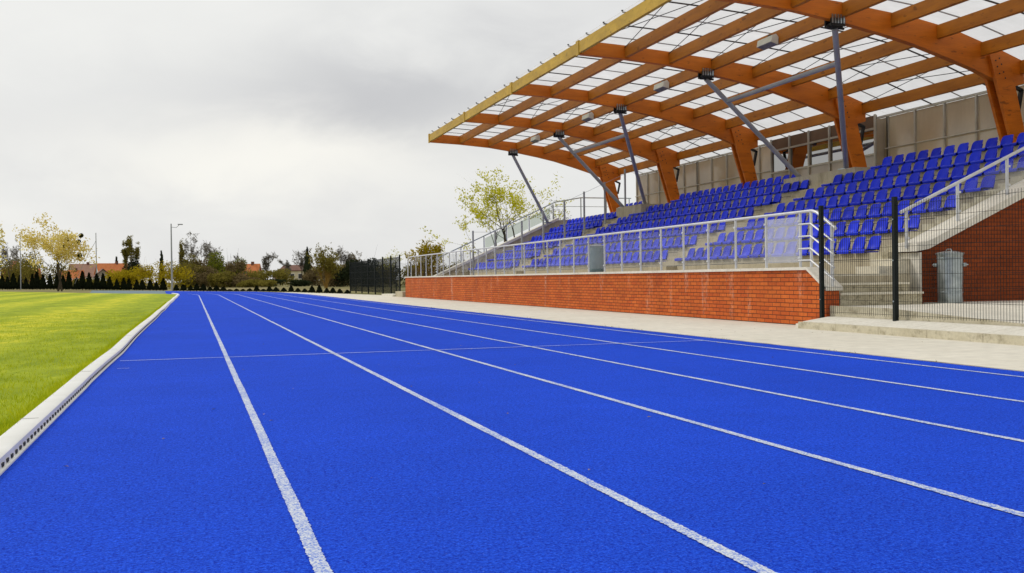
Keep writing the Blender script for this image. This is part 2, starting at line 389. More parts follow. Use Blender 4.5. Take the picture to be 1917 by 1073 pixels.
seam = MB(); yy = 2.0; pr = None
while yy < 64:
    wv = .012+.022*max(0, mnoise.noise(Vector((yy*2.3, 0, 4)))+.2)+.006*rnd.random(); cur = (6.83-wv*.6, 6.83+wv, yy)
    if pr: seam.add([(pr[0], pr[2], .003), (pr[1], pr[2], .003), (cur[1], cur[2], .003), (cur[0], cur[2], .003)], [(0, 1, 2, 3)])
    pr = cur; yy += .11
tag(seam.build('track_edge', plain('dark_dirty_seam', (.07, .06, .04), (.16, .14, .09), 6, .9), fix=False), kind='structure')
wd = MB()
for q in range(260):
    yv = 8+22*rnd.random(); 
    if mnoise.noise(Vector((yv*1.1, 7, 0))) < .15: continue
    gx = 6.84+rnd.gauss(0, .012); hh = rnd.uniform(.01, .03)
    wd.add([(gx-.006, yv, .002), (gx+.006, yv+.006, .002), (gx+rnd.gauss(0, .015), yv+rnd.gauss(0, .015), hh)], [(0, 1, 2)])
tag(wd.build('edge_weeds', M['lf_olive'], fix=False), 'tiny weeds growing along the outer edge of the blue track', 'weeds', kind='stuff')

lit = MB()
for q in range(70):
    xv, yv = (rnd.uniform(-.6, 6.5), 3+18*rnd.random()**1.4) if q < 40 else (rnd.uniform(7, 9.7), rnd.uniform(7, 24))
    a = rnd.uniform(0, 6.3); r_ = rnd.uniform(.006, .017); ca, sa = math.cos(a), math.sin(a)
    lit.add([(xv-ca*r_, yv-sa*r_, .006), (xv-sa*r_*.5, yv+ca*r_*.5, .011), (xv+ca*r_, yv+sa*r_, .006), (xv+sa*r_*.5, yv-ca*r_*.5, .009)], [(0, 1, 2, 3)])
tag(lit.build('leaf_litter', plain('dry_leaf_bits', (.16, .10, .05), (.42, .33, .22), 20, .9), fix=False), 'dry leaf crumbs scattered over the blue track and pale path', 'leaf litter', kind='stuff')

# raised white kerb with drain slots along its track side
root = thing('track_kerb', (-.9, 10, 0), 'low white kerb with dark drain slots between the grass and the blue track', 'kerb')
kp = []
y = -2.0
while y < 79.01:
    off = 0
    if y > 70: off = -.02*(y-70)**1.75*.55
    off += .008*math.sin(y*.55) + 0.012*math.exp(-((y-13.2)/1.1)**2) - .009*math.exp(-((y-17)/1.6)**2) + .022*math.exp(-((y-33)/1.5)**2)
    kp.append((off*(1 if y > 9 else .25), y)); y += .5
prof = [(-1.0, -.01), (-1.0, .048), (-.985, .062), (-.885, .066), (-.868, .055), (-.862, .012), (-.846, .008), (-.844, -.01)]
kb = MB(); n = len(prof)
vs = [(px+o, yy, pz) for o, yy in kp for px, pz in prof]
fs = [(i*n+k, (i+1)*n+k, (i+1)*n+k+1, i*n+k+1) for i in range(len(kp)-1) for k in range(n-1)]
kb.add(vs, fs); ko = kb.build('kerb_profile', M['kerb'], root); autosmooth(ko, 40)
sl = MB()
yy = 2.0
while yy < 34:
    i = min(len(kp)-2, max(0, int((yy+2)/.5))); t = (yy-kp[i][1])/.5; o = kp[i][0]*(1-t)+kp[i+1][0]*t
    sl.box(-.8725+o, -.8585+o, yy, yy+.052, .014, .031); yy += .128
sl.build('drain_slots', M['kerb_dark'], root)
jn = MB()
for yy in (3.2, 6.6, 9.9, 13.1, 16.4, 19.7, 23, 26.3): jn.box(-.99, -.89, yy, yy+.006, .0655, .0672)
jn.build('joint', M['joint_pale'], root)

# grass blades near the camera, and a fringe along the kerb
gb = MB()
def blade(x, y, h, w):
    a = rnd.uniform(0, math.tau); l = rnd.uniform(.1, .7)*h; dx, dy = math.cos(a)*w/2, math.sin(a)*w/2; b = rnd.uniform(0, math.tau)
    gb.add([(x-dx, y-dy, .01), (x+dx, y+dy, .01), (x+math.cos(b)*l, y+math.sin(b)*l, .01+h)], [(0,1,2)])
for i in range(52000):
    y = 5.0 + 26*rnd.random()**1.7; xm = -1.03 - rnd.random()**1.2*(1.0+y*.36)
    d = mnoise.noise(Vector((xm*1.4, y*.7, 0)))
    if d < -.25 and rnd.random() < .6: continue
    blade(xm, y, rnd.uniform(.018, .04)*(1+d*.4), rnd.uniform(.004, .008))
for i in range(9000):
    y = 5 + 40*rnd.random()**1.5; blade(-1.0-rnd.random()**2*.10, y, rnd.uniform(.035, .075), rnd.uniform(.005, .009))
tag(gb.build('grass', M['blade'], fix=False), 'bright mown grass blades beside the white kerb', 'grass', kind='stuff')

# ------------------------------------------------------------------ parapet wall
WX0, WX1 = 9.88, 10.13
root = thing('parapet_wall', (10, 30, 0), 'long low orange brick wall with pale coping in front of the seats', 'wall')
MB().prism([(14.22, 0), (48.5, 0), (48.5, .935), (14.74, .935), (14.22, .60)], 'x', WX0, WX1).build('brickwork', M['brick'], root)
MB().prism([(14.219, -.01), (14.205, -.01), (14.205, .59), (14.219, .60)], 'x', WX0+.002, WX1-.002).build('end_brickwork', M['brick_end'], root)
cp = MB(); cp.prism([(48.54, .935), (48.54, .985), (14.72, .985), (14.17, .645), (14.17, .59), (14.72, .935)], 'x', WX0-.035, WX1+.05)
cp.build('coping', M['coping'], root)

# railing on the parapet: rail, posts, panes; open tubular rails at the stair end
RXC = 10.0
root = thing('parapet_railing', (RXC, 30, .98), 'pale metal railing with glass panes along the top of the orange brick wall', 'railing')
b = MB(); b.tube([(RXC, 14.1, 1.60), (RXC, 14.62, 1.90), (RXC, 14.76, 1.935), (RXC, 47.9, 1.935), (RXC, 48.25, 1.88), (RXC, 48.42, 1.70), (RXC, 48.45, 1.0)], .027, 10)
autosmooth(b.build('top_rail', M['alu'], root), 60)
py = [15.11+1.085*i for i in range(31)]
for yv in [14.79] + py:
    pb = MB().box(RXC-.018, RXC+.018, yv-.016, yv+.016, .985, 1.92)
    if yv > 15:
        for z in (1.15, 1.78): pb.box(RXC-.032, RXC+.012, yv-.035, yv+.035, z-.018, z+.018)
    pb.build('post', M['alu'], root)
MB().box(RXC-.02, RXC+.02, 14.19, 14.23, .63, 1.66).build('post', M['alu'], root)
for i in range(30):
    a, c = py[i]+.05, py[i+1]-.05
    MB().box(RXC-.005, RXC+.005, a, c, 1.07, 1.86).build('glass_pane', M['glass_milk'] if i == 0 else M['glass'], root)
for z in (1.72, 1.51, 1.30, 1.10):
    MB().tube([(RXC-.03, 15.11, z), (RXC-.03, 14.76, z), (RXC-.03, 14.1, z-.34)], .016, 8).build('side_rail', M['alu'], root)
# ------------------------------------------------------------------ the grandstand: terrace, aisles, steps
X1, DX, Z1, DZ, FLOOR = 12.0, .89, 1.25, .398, .86
YN, YF = 15.9, 44.5
def tread(k): return Z1 + DZ*(k-1)
def riser(k): return X1 + DX*(k-1)
stand = thing('terrace', (14, 30, 0), 'stepped concrete terrace carrying the blue seats under the timber roof', 'grandstand terrace')
poly = [(10.13, 0), (10.13, FLOOR), (X1, FLOOR)]
for k in range(1, 8):
    poly += [(riser(k), tread(k)), (riser(k+1), tread(k))] if k < 7 else [(riser(7), tread(7)), (20.3, tread(7)), (20.3, 0)]
MB().prism([p for p in poly], 'y', YN, YF).build('concrete_steps', M['concrete'], stand)
MB().box(10.14, 11.999, 14.78, YN-.002, 0, FLOOR-.002).build('walkway', M['concrete'], stand)
MB().box(10.14, 12.0, YF+.002, 48.4, 0, FLOOR-.002).build('walkway', M['concrete'], stand)
# dark joint line where each precast riser meets the tread below
jl = MB()
for k in range(1, 7):
    jl.box(riser(k)-.003, riser(k)-.0005, YN, YF, tread(k)-.13, tread(k)-.118)
jl.build('riser_joint', M['joint'], stand)
AISLES = [(23.75, 24.85), (36.5, 37.75)]
for a0, a1 in AISLES:
    st = MB()
    for k in range(1, 8):
        base = FLOOR if k == 1 else tread(k-1); rise = (tread(k)-base)/3
        st.box(riser(k)-.594, riser(k)-.297, a0, a1, base+.001, base+rise)
        st.box(riser(k)-.297, riser(k)-.001, a0, a1, base+.001, base+2*rise)
    st.build('aisle_steps', M['concrete'], stand)
st = MB()
for k in range(2, 8):
    base = tread(k-1); rise = (tread(k)-base)/3
    st.box(riser(k)-.594, riser(k)-.297, 15.385, YN-.003, 0, base+rise)
    st.box(riser(k)-.297, riser(k), 15.385, YN-.003, 0, base+2*rise)
    st.box(riser(k), riser(k+1)-.594, 15.385, YN-.003, 0, tread(k))
st.box(riser(1), riser(2)-.594, 15.385, YN-.003, 0, tread(1))
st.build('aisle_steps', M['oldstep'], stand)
# plinth blocks for the raking struts on the row-seven ledge
MB().box(16.85, 17.335, 22.9, 26.3, tread(6)+.001, 3.70).build('plinth', M['concrete'], stand)
MB().box(16.55, 17.335, 35.7, 38.1, tread(6)+.001, 3.66).build('plinth', M['concrete'], stand)

st = thing('entrance_steps', (11, 14.5, 0), 'three wide mossy concrete steps between the orange wall end and the red brick flank', 'steps')
for x1, y0, z0, z1 in ((11.76, 14.17, 0, .545), (11.72, 14.47, 0, .705), (11.72, 14.775, 0, .858)):
    s2 = MB(); yb = y0+.31
    s2.box(10.14, x1, y0+.025, y0+.299, z0, z1-.035); o2 = s2.build('step', M['moss_shade_step'], st)
    MB().box(10.14, x1+.01, y0, y0+.299, z1-.0345, z1).build('tread', M['tread'], o2)
s2 = MB(); s2.box(11.56, 11.88, 15.05, 15.72, .5, .99); s2.box(11.881, 12.2, 15.05, 15.72, .5, 1.12); s2.build('step', M['tread'], st)

# flank walls
fl = thing('flank_wall', (14, 15, 0), 'dark red brick side wall with a sloping pale coping behind the dustbin', 'wall')
def flz(x): return 1.30 + .44*(x-12.1)
FX0, FX1 = 12.26, 20.3
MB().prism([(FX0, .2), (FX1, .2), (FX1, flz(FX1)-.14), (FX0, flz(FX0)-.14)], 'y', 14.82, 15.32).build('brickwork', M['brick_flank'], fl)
MB().prism([(FX0-.05, .2), (FX0-.001, .2), (FX0-.001, flz(FX0)-.142), (FX0-.05, flz(FX0)-.15)], 'y', 14.80, 15.36).build('end_pier', M['coping'], fl)
MB().prism([(FX0-.14, flz(FX0)-.13), (FX0+.12, flz(FX0+.12)-.14), (FX1, flz(FX1)-.14), (FX1, flz(FX1)), (FX0+.12, flz(FX0+.12)), (FX0-.14, flz(FX0)+.02)], 'y', 14.76, 15.38).build('coping', M['coping'], fl)
fr = thing('flank_railing', (13, 15, 1.3), 'sloping pale handrail on the coping of the red brick flank', 'railing')
autosmooth(MB().tube([(11.98, 15, flz(11.98)+.69), (20, 15, flz(20)+.69)], .03, 10).build('top_rail', M['alu'], fr), 60)
for i in range(7):
    x = 12.1+1.115*i
    cb = MB().box(x-.022, x+.022, 14.98, 15.02, flz(x), flz(x)+.68)
    for dz in (.18, .52): cb.box(x-.05, x+.05, 14.965, 14.985, flz(x)+dz-.02, flz(x)+dz+.02)
    cb.build('post', M['alu'], fr)
    if i < 6:
        x2 = x+1.115
        MB().prism([(x+.06, flz(x+.06)+.10), (x2-.06, flz(x2-.06)+.10), (x2-.06, flz(x2-.06)+.60), (x+.06, flz(x+.06)+.60)], 'y', 14.995, 15.005).build('glass_pane', M['glass'], fr)

ff = thing('flank_wall', (13, 44.7, 0), 'far sloping concrete flank of the stand with pale coping by the budding tree', 'wall')
def ffz(x): return 1.24 + .445*(x-11.0)
MB().prism([(10.3, .0), (20.3, .0), (20.3, tread(7)+.1), (16.4, ffz(16.4)-.10), (10.3, ffz(10.3)-.1)], 'y', 44.53, 44.85).build('brickwork', M['concrete'], ff)
MB().prism([(10.2, ffz(10.2)-.10), (16.4, ffz(16.4)-.10), (16.4, ffz(16.4)+.02), (10.2, ffz(10.2)+.02)], 'y', 44.46, 44.92).build('coping', M['coping'], ff)
fr2 = thing('flank_railing', (13, 44.7, 1.4), 'far railing of green tinted glass sloping up beside the budding tree', 'railing')
pts = [(10.5, 44.7, ffz(10.5)+.74), (16.3, 44.7, ffz(16.3)+.80), (17.6, 44.7, 4.62), (20.2, 44.7, 4.62)]
MB().tube(pts, .026, 8).build('top_rail', M['galv'], fr2)
for x in (10.6, 11.7, 12.8, 13.9, 15.0, 16.2, 17.6, 18.9, 20.1):
    z0 = ffz(x) if x < 16.5 else tread(7); z1 = ffz(x)+.73 if x < 16.5 else 4.6
    MB().box(x-.02, x+.02, 44.68, 44.72, z0, z1).build('post', M['galv'], fr2)
for i, x in enumerate((12.8, 13.9, 15.0)):
    x2 = x+1.1
    MB().prism([(x+.05, ffz(x)+.16), (x2-.05, ffz(x2)+.12), (x2-.05, ffz(x2)+.66), (x+.05, ffz(x)+.66)], 'y', 44.695, 44.705).build('glass_pane', M['glass_green'], fr2)
MB().tube([(16.4, 44.7, 4.2), (20.2, 44.7, 4.2)], .012, 6).build('mid_rail', M['galv'], fr2)

# tall open fence of slim posts that splits off the far block of seats
sf = thing('sector_fence', (14, 37.2, 1), 'slim tall grey posts with thin wires stepping up beside the far block of seats', 'fence')
for x in (10.4, 11.3, 12.4, 13.3, 14.2, 15.05, 15.95, 16.85):
    k = int((x-X1)//DX)+1; z0 = FLOOR if x < X1 else tread(max(1, min(7, k)))
    MB().box(x-.03, x+.03, 37.83, 37.89, z0, z0+(1.85 if x < 16 else 2.0)).build('post', M['grey_paint'], sf)
w = MB()
for dz in (1.8,):
    w.tube([(10.4, 37.86, FLOOR+dz), (11.5, 37.86, FLOOR+dz), (16.85, 37.86, tread(6)+dz)], .006, 5)
w.build('wire', M['galv'], sf)

# ------------------------------------------------------------------ seats
def shell(stations, ncross=6, thick=.012):
    """stations: (x, z, half width, edge lift); a moulded sheet with thickness"""
    b = MB(); N = len(stations); W = ncross+1; top = []; bot = []
    for i, (x, z, hw, lift) in enumerate(stations):
        a = stations[max(0, i-1)]; c = stations[min(N-1, i+1)]
        d = Vector((c[0]-a[0], 0, c[1]-a[1])).normalized(); nr = Vector((-d.z, 0, d.x))
        for j in range(W):
            u = -1+2*j/ncross; e = abs(u)**3*lift
            p = Vector((x, u*hw, z)) + nr*e
            top.append(p); bot.append(p - nr*thick)
    fs = []
    for i in range(N-1):
        for j in range(ncross):
            q = (i*W+j, i*W+j+1, (i+1)*W+j+1, (i+1)*W+j); fs.append(q); fs.append(tuple(N*W+k for k in q[::-1]))
    edge = [j for j in range(W)] + [i*W+W-1 for i in range(1, N)] + [(N-1)*W+j for j in range(W-2, -1, -1)] + [i*W for i in range(N-2, 0, -1)]
    for a, c in zip(edge, edge[1:]+edge[:1]): fs.append((a, c, N*W+c, N*W+a))
    b.add(top+bot, fs); return b
PAN = [(-.075, -.005, .185, 0), (-.085, .035, .20, 0), (-.065, .058, .206, .004), (.02, .062, .206, .016), (.13, .052, .196, .022), (.24, .052, .180, .026), (.295, .070, .172, .03)]
BACK = [(.296, .072, .170, .045), (.325, .115, .170, .055), (.340, .17, .168, .055), (.353, .230, .163, .05), (.363, .282, .152, .036), (.368, .312, .132, .02), (.370, .324, .085, .006)]
def make_seat(label):
    root = thing('stadium_seat', (0, 0, 0), label, 'seat', 'blue seats on the terrace')
    s = shell(PAN); s.box(.04, .28, -.15, .15, -.008, .030)
    autosmooth(s.build('seat', M['seat'], root), 40)
    b = shell(BACK)
    for yy in (-.1, .1): b.bar((.31, yy, .05), (.362, yy, .23), .02, .03)
    autosmooth(b.build('backrest', M['seat'], root), 40)
    return root
BLK = {'near': (YN+.02, 23.75), 'middle': (24.85, 36.5), 'far': (37.95, 44.35)}
NUM = {'near': 17, 'middle': 25, 'far': 14}
spots = []
for bname, (y0, y1) in BLK.items():
    p = (y1-y0)/NUM[bname]
    for k in range(1, 8):
        c = 0
        for i in range(NUM[bname]):
            y = y0+(i+.5)*p
            if k == 7 and not ({'near': y < 22.7, 'middle': 26.6 < y < 34.5, 'far': y < 39.8}[bname]): continue
            c += 1; spots.append((riser(k), y, tread(k), bname, k, c))
spots.sort(key=lambda s: Vector(s[:3]).length)
END = {'near': 'the red brick flank', 'middle': 'the nearer aisle', 'far': 'the tall grey posts'}
def seat_label(s): return f'blue plastic seat, {nth(s[4])} row up in the {s[3]} block, {nth(s[5])} from {END[s[3]]}'
proto = None
for s in spots[:300]:
    if proto is None: proto = o = make_seat(seat_label(s))
    else: o = copy_tree(proto); o['label'] = seat_label(s)
    o.location = s[:3]; o.rotation_euler.z = R(rnd.uniform(-1.5, 1.5))
mass = MB()
for s in spots[300:]:
    for ch in proto.children:
        mass.add([Vector(v.co)+Vector(s[:3]) for v in ch.data.vertices], [tuple(p.vertices) for p in ch.data.polygons])
tag(mass.build('far_seats', M['seat'], fix=False), 'distant rows of blue seats at the far end of the stand', 'seats', 'blue seats on the terrace', 'stuff')

# ------------------------------------------------------------------ timber roof
AY = [43.54-6*i for i in range(6)]
BOT = [(10.05, 6.88), (11.4, 6.82), (12.8, 6.71), (13.8, 6.565), (15.1, 6.33), (15.9, 6.16), (16.9, 5.88), (17.6, 5.67), (18.1, 5.49), (18.5, 5.36), (18.85, 5.30)]
TOP = [(10.05, 7.235), (10.7, 7.22), (11.45, 7.18), (12.05, 7.135), (12.75, 7.085), (13.4, 7.02), (14.1, 6.965), (14.75, 6.89), (15.4, 6.82), (16.1, 6.73), (16.7, 6.62), (17.3, 6.48), (17.9, 6.30), (18.5, 6.12), (19.13, 5.90)]
def interp(P, x):
    if x >= P[-1][0]:
        a, b = P[-2], P[-1]
    else:
        a, b = next((P[i], P[i+1]) for i in range(len(P)-1) if x <= P[i+1][0])
    return a[1] + (b[1]-a[1])*(x-a[0])/(b[0]-a[0])
roof = thing('stand_roof', (14, 28, 3.6), 'curved orange timber roof with white translucent panels and raking grey struts over the seats', 'roof')
FEET = {0: (15.75, 44.2, 3.40), 1: (16.72, 37.75, 3.66), 2: (16.92, 36.1, 3.66), 3: (17.25, 26.0, 3.70), 4: (17.02, 23.5, 3.70)}
for i, y in enumerate(AY):
    prof = BOT + [(19.12, 5.38)] + TOP[::-1]
    a = MB().prism(prof, 'y', y-.09, y+.09).build('arch_beam', M['glulam'], roof)
    lg = MB()
    for s in (-1, 1):
        y0, y1 = sorted((y+s*.092, y+s*.18))
        lg.prism([(18.02, 5.98), (18.2, 6.06), (18.58, 6.02), (19.18, 3.645), (18.75, 3.645)], 'y', y0, y1)
    lg.build('leg', M['glulam'], a)
    bl = MB()
    for bx, bz in ((18.19, 5.86), (18.30, 5.92), (18.24, 5.72), (18.36, 5.78), (18.30, 5.56), (18.42, 5.60), (18.47, 5.46)):
        bl.tube([(bx, y-.187, bz), (bx, y-.181, bz)], .02, 8)
    bl.build('bolts', M['black'], a)
    br = MB(); br.bar((18.80, y-.02, 5.34), (19.10, y-.02, 5.22), .10, .06); br.bar((19.10, y-.02, 5.24), (18.99, y-.02, 4.72), .10, .06)
    br.build('steel_bracket', M['black'], a)
    if i in FEET:
        f = Vector(FEET[i]); t = Vector((13.885, y, 6.40))
        s = MB().tube([f, t], .068, 14).build('strut', M['grey_paint'], roof); autosmooth(s, 50)
        c = MB(); c.box(13.74, 14.03, y-.10, y+.10, 6.40, 6.50); c.box(13.70, 14.07, y-.13, y-.092, 6.42, 6.60); c.box(13.70, 14.07, y+.092, y+.13, 6.42, 6.60)
        c.tube([(13.66, y, 6.42), (14.12, y, 6.40)], .03, 8)
        c.build('head_bracket', M['black'], s)
        g = MB()
        for q in range(5): g.box(13.71+.075*q, 13.75+.075*q, y-.145, y-.131, 6.48, 6.68)
        g.build('head_plate', M['galv'], s)
        d = (t-f).normalized()
        MB().box(f.x-.16, f.x+.16, f.y-.16, f.y+.16, f.z-.02, f.z+.025).build('base_plate', M['galv'], s)
for a, c in ((1, 2), (3, 4)):
    pa = Vector((13.885, AY[a], 6.40)).lerp(Vector(FEET[a]), .215); pc = Vector((13.885, AY[c], 6.40)).lerp(Vector(FEET[c]), .215)
    autosmooth(MB().tube([pa, pc], .06, 12).build('brace_tube', M['grey_paint'], roof), 50)
PX = [11.42, 12.75, 14.07, 15.38, 16.65, 17.9, 19.05]
BAYS = [(AY[i+1]+.09, AY[i]-.09) for i in range(5)] + [(10.2, AY[5]-.09)]
for bi, (y0, y1) in enumerate(BAYS):
    for x in PX:
        zt = interp(TOP, x)-.012
        MB().prism([(x-.06, zt-.31), (x+.06, zt-.31), (x+.06, zt-.02), (x-.06, zt)], 'y', y0+.002, y1-.002).build('purlin', M['purlin'], roof)
    MB().box(10.02, 10.12, y0+.003, y1-.003, 6.91, 7.215).build('fascia_board', M['fascia'], roof)
    # translucent sheet
    xs = [9.985] + [p[0] for p in TOP[1:]] + [19.7, 20.25]
    up = [(x, interp(TOP, max(x, 10.05)) + .035) for x in xs]
    sh = MB().prism(up + [(x, z-.008) for x, z in up[::-1]], 'y', y0-.085, y1+.085).build('roof_sheet', M['sheet'], roof)
    d1 = MB(); d2 = MB(); n = 5
    for q in range(5):
        yj = y0-.09 + .62 + 1.16*q
        m = d1 if q % 2 == 1 else d2; wd = .022 if q % 2 == 1 else .013
        lowr = [(x, z-.010) for x, z in up]
        m.prism(lowr + [(x, z-.024) for x, z in lowr[::-1]], 'y', yj-wd, yj+wd)
    d1.build('sheet_joint', M['joint'], sh); d2.build('sheet_joint', M['joint_pale'], sh)
    ck = MB()
    for q in range(0, 5):
        yj = y0+.5+q*1.16; ck.box(9.96, 10.0, yj, yj+.04, 7.27, 7.295)
    ck.build('sheet_clips', M['black'], sh)
    if bi in (1, 3):
        rods = MB(); PP = [10.12]+PX
        for xa, xb in zip(PP[:-1], PP[1:]):
            za, zb = interp(TOP, xa)-.06, interp(TOP, xb)-.06
            rods.tube([(xa+.06, y0, za), (xb-.06, y1, zb)], .010, 5); rods.tube([(xa+.06, y1, za), (xb-.06, y0, zb)], .010, 5)
        rods.build('bracing_rods', M['black'], roof)
for y in AY:
    MB().box(10.0, 10.048, y-.10, y+.10, 6.86, 7.25).build('end_cap', M['fascia'], roof)

# floodlights hung on the third purlin
LN = ['farthest small floodlight under the roof, in the end bay', 'second floodlight from the far roof end, on the purlin above the far strut',
      'floodlight under the roof between the crossing strut heads, third from the far end', 'nearest cream floodlight on the purlin beside the tallest vertical strut']
LY = [40.45, 34.5, 28.4, 22.35]
fl0 = None
for lab, y in zip(LN, LY):
    if fl0 is None:
        fl0 = o = thing('floodlight', (13.86, y, 6.78), lab, 'floodlight', 'floodlights under the roof')
        b = MB(); b.prism([(13.79, 6.66), (13.99, 6.60), (14.0, 6.78), (13.93, 6.86), (13.82, 6.82)], 'y', y-.34, y+.34); b.build('housing', M['lamp_body'], o)
        g = MB(); 
        for q in range(8): g.bar((13.783, y-.28+q*.08, 6.655), (13.981, y-.28+q*.08, 6.592), .05, .012)
        g.build('louvre', M['lamp_grid'], o)
        MB().box(13.93, 14.005, y-.05, y+.05, 6.84, 6.90).build('hanger', M['black'], o)
    else:
        o = copy_tree(fl0); o.location.y = y; o['label'] = lab
for o in [x for x in COL.objects if x.name.startswith('floodlight')]: pass

# ------------------------------------------------------------------ rear wall of grey sheets and a glazed bay
RX = 20.0
rw = thing('rear_screen', (RX, 28, 3.6), 'tall screen of grey translucent sheets and thin mullions behind the top row of seats', 'screen wall')
zt, zb = 5.55, tread(7)+.001
for bi in range(5):
    y0, y1 = AY[bi+1]+.002, AY[bi]-.002
    if bi == 2: y0, y1 = y0, y1
    MB().box(RX, RX+.03, y0, y1, zb, zt).build('sheet_panel', M['poly'], rw)
    for q in range(6):
        yv = y0 + (y1-y0)*q/5
        MB().box(RX-.06, RX-.002, yv-.03, yv+.03, zb, zt+.02).build('mullion', M['mullion'], rw)
    MB().tube([(RX-.10, y0, 4.60), (RX-.10, y1, 4.60)], .022, 8).build('handrail', M['mullion'], rw)
    MB().box(RX-.05, RX+.05, y0, y1, zt+.021, zt+.08).build('top_rail', M['mullion'], rw)
MB().box(RX, RX+.03, 9.0, AY[5]-.002, zb, zt).build('sheet_panel', M['poly'], rw)
gb2 = thing('glazed_booth', (RX-.3, 28.5, 3.6), 'glazed booth front with pale frames and reflecting panes in the middle rear bay', 'glazed booth')
GX = RX-.35; y0, y1 = AY[3]+.14, AY[2]-.14
MB().box(GX, GX+.05, y0, y1, zb, 4.45).build('lower_panel', M['poly'], gb2)
MB().box(GX, GX+.05, y0, y1, 5.22, 5.62).build('upper_panel', plain('brown_fascia_panel', (.10, .055, .03), (.15, .085, .05), 2, .5), gb2)
for q in range(6):
    yv = y0+(y1-y0)*q/5
    MB().box(GX-.05, GX-.001, yv-.035, yv+.035, zb, 5.64).build('mullion', M['mullion'], gb2)
    if q < 5:
        yn = y0+(y1-y0)*(q+1)/5
        MB().box(GX+.01, GX+.02, yv+.036, yn-.036, 4.451, 5.219).build('window_pane', M['window'], gb2)
for z in (4.45, 5.22): MB().box(GX-.04, GX-.002, y0, y1, z-.03, z+.03).build('transom', M['mullion'], gb2)
for yy in (y0-.06, y1+.01): MB().box(GX, RX-.07, yy, yy+.05, zb, 5.5).build('side_panel', M['poly'], gb2)

# ------------------------------------------------------------------ bins
def bin_(loc, label, colour, k=.94):
    o = thing('dustbin', loc, label, 'dustbin')
    x, y, z = loc
    b = MB(); b.lathe([(r_*k, z_*k) for r_, z_ in [(0, .02), (.205, .02), (.21, 0), (.215, .03), (.213, .18), (.221, .185), (.221, .205), (.215, .21), (.222, .60), (.226, .80), (.234, .805), (.234, .83), (.228, .835), (.236, .885), (.244, .89), (.244, .905), (.22, .905), (.20, .5), (0, .5)]], loc, 32)
    autosmooth(b.build('body', M[colour], o), 30)
    l = MB(); l.lathe([(r_*k, z_*k) for r_, z_ in [(.232, .885+.022), (.252, .90), (.254, .915), (.22, .93), (.10, .955), (0, .96)]], loc, 32)
    l.tube([(x-.02, y-.07, z+.95*k), (x-.02, y-.05, z+.99*k), (x-.02, y+.05, z+.99*k), (x-.02, y+.07, z+.95*k)], .009, 6)
    autosmooth(l.build('lid', M['galv'], o), 30)
    for s in (-1, 1):
        h = MB(); d = Vector((.82*s, -.57*s, 0)); c = Vector((x, y, z+.66)); e = Vector((.57, .82, 0))
        h.tube([c+d*.215+e*.09, c+d*.28+e*.07, c+d*.28-e*.07, c+d*.215-e*.09], .010, 6)
        h.box(c.x+d.x*.218-.035, c.x+d.x*.218+.035, c.y+d.y*.218-.035, c.y+d.y*.218+.035, z+.63, z+.69)
        h.build('handle', M['galv'], o)
    return o
M['bin_paint'] = plain('dull_teal_grey_metal', (.13, .19, .21), (.20, .27, .29), 4, .5, .3, .4, .04)
bin_((12.53, 14.42, .335), 'ribbed galvanised dustbin with a lid standing before the red brick flank', 'galv')
bin_((10.72, 26.1, FLOOR), 'dull blue grey dustbin behind the glass of the parapet railing', 'bin_paint')

# ------------------------------------------------------------------ entrance platform, paver strip, mesh fences
pf = thing('entrance_platform', (12, 12, 0), 'raised concrete ramp and landing behind the green mesh fence', 'ramp')
MB().prism([(6.0, 0), (14.17, 0), (14.17, .335), (12.8, .325), (10.3, .20), (6.0, .03)], 'x', 9.985, 20).build('landing', M['path'], pf)
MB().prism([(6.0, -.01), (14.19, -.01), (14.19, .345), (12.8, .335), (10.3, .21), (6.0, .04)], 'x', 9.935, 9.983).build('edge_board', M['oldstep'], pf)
MB().box(12.3, 20, 14.172, 14.815, 0, .335).build('landing', M['path'], pf)
ps = thing('paver_strip', (9.7, 10, 0), 'pale paved strip with weathered kerb stones in front of the mesh fence', 'paved strip')
b = MB(); b.prism([(9.36, -.01), (9.93, -.01), (9.93, .172), (9.82, .168), (9.36, .105)], 'y', 4, 14.10)
b.prism([(9.36, -.01), (9.86, -.01), (9.86, .13), (9.36, .06)], 'y', 14.101, 14.3)
b.build('pavers', M['paver'], ps)
for q in range(10):
    yb = 14.14-q*1.0
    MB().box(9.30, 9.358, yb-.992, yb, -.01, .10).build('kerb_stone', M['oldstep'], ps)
jn = MB()
for q in range(48): jn.prism([(9.37, .1055), (9.82, .1675), (9.82, .1700), (9.37, .1080)], 'y', 13.95-q*.2, 13.955-q*.2)
jn.build('paver_joint', M['coping'], ps)
fx = 9.80
mf = thing('mesh_fence', (fx, 12, .16), 'dark green wire mesh fence with square posts before the entrance steps', 'fence')
FP = [14.21, 12.40, 9.88, 7.38]
for y in FP:
    p = MB().box(fx-.03, fx+.03, y-.03, y+.03, .11, 1.98).build('post', M['green_black'], mf)
    for z in (.45, 1.05, 1.65): MB().box(fx-.040, fx-.031, y-.012, y+.012, z-.010, z+.010).build('clip', M['galv'], p)
for a, c in zip(FP[:-1], FP[1:]):
    w = MB(); y = c+.05
    while y < a-.03:
        w.box(fx-.002, fx+.002, y-.002, y+.002, .22, 1.90); y += .05
    for z in (.25, .45, .65, .85, 1.05, 1.25, 1.45, 1.65, 1.85): w.box(fx-.007, fx-.003, c+.03, a-.03, z-.0025, z+.0025)
    w.build('mesh_panel', M['green_black'], mf)
fx2 = 10.36
mf2 = thing('mesh_fence', (fx2, 60, 0), 'black green mesh fence seen nearly edge-on beyond the far end of the brick wall', 'fence')
FP2 = [52.3+2.5*i for i in range(8)]
for y in FP2: MB().box(fx2-.035, fx2+.035, y-.035, y+.035, -.02, 2.15).build('post', M['green_black'], mf2)
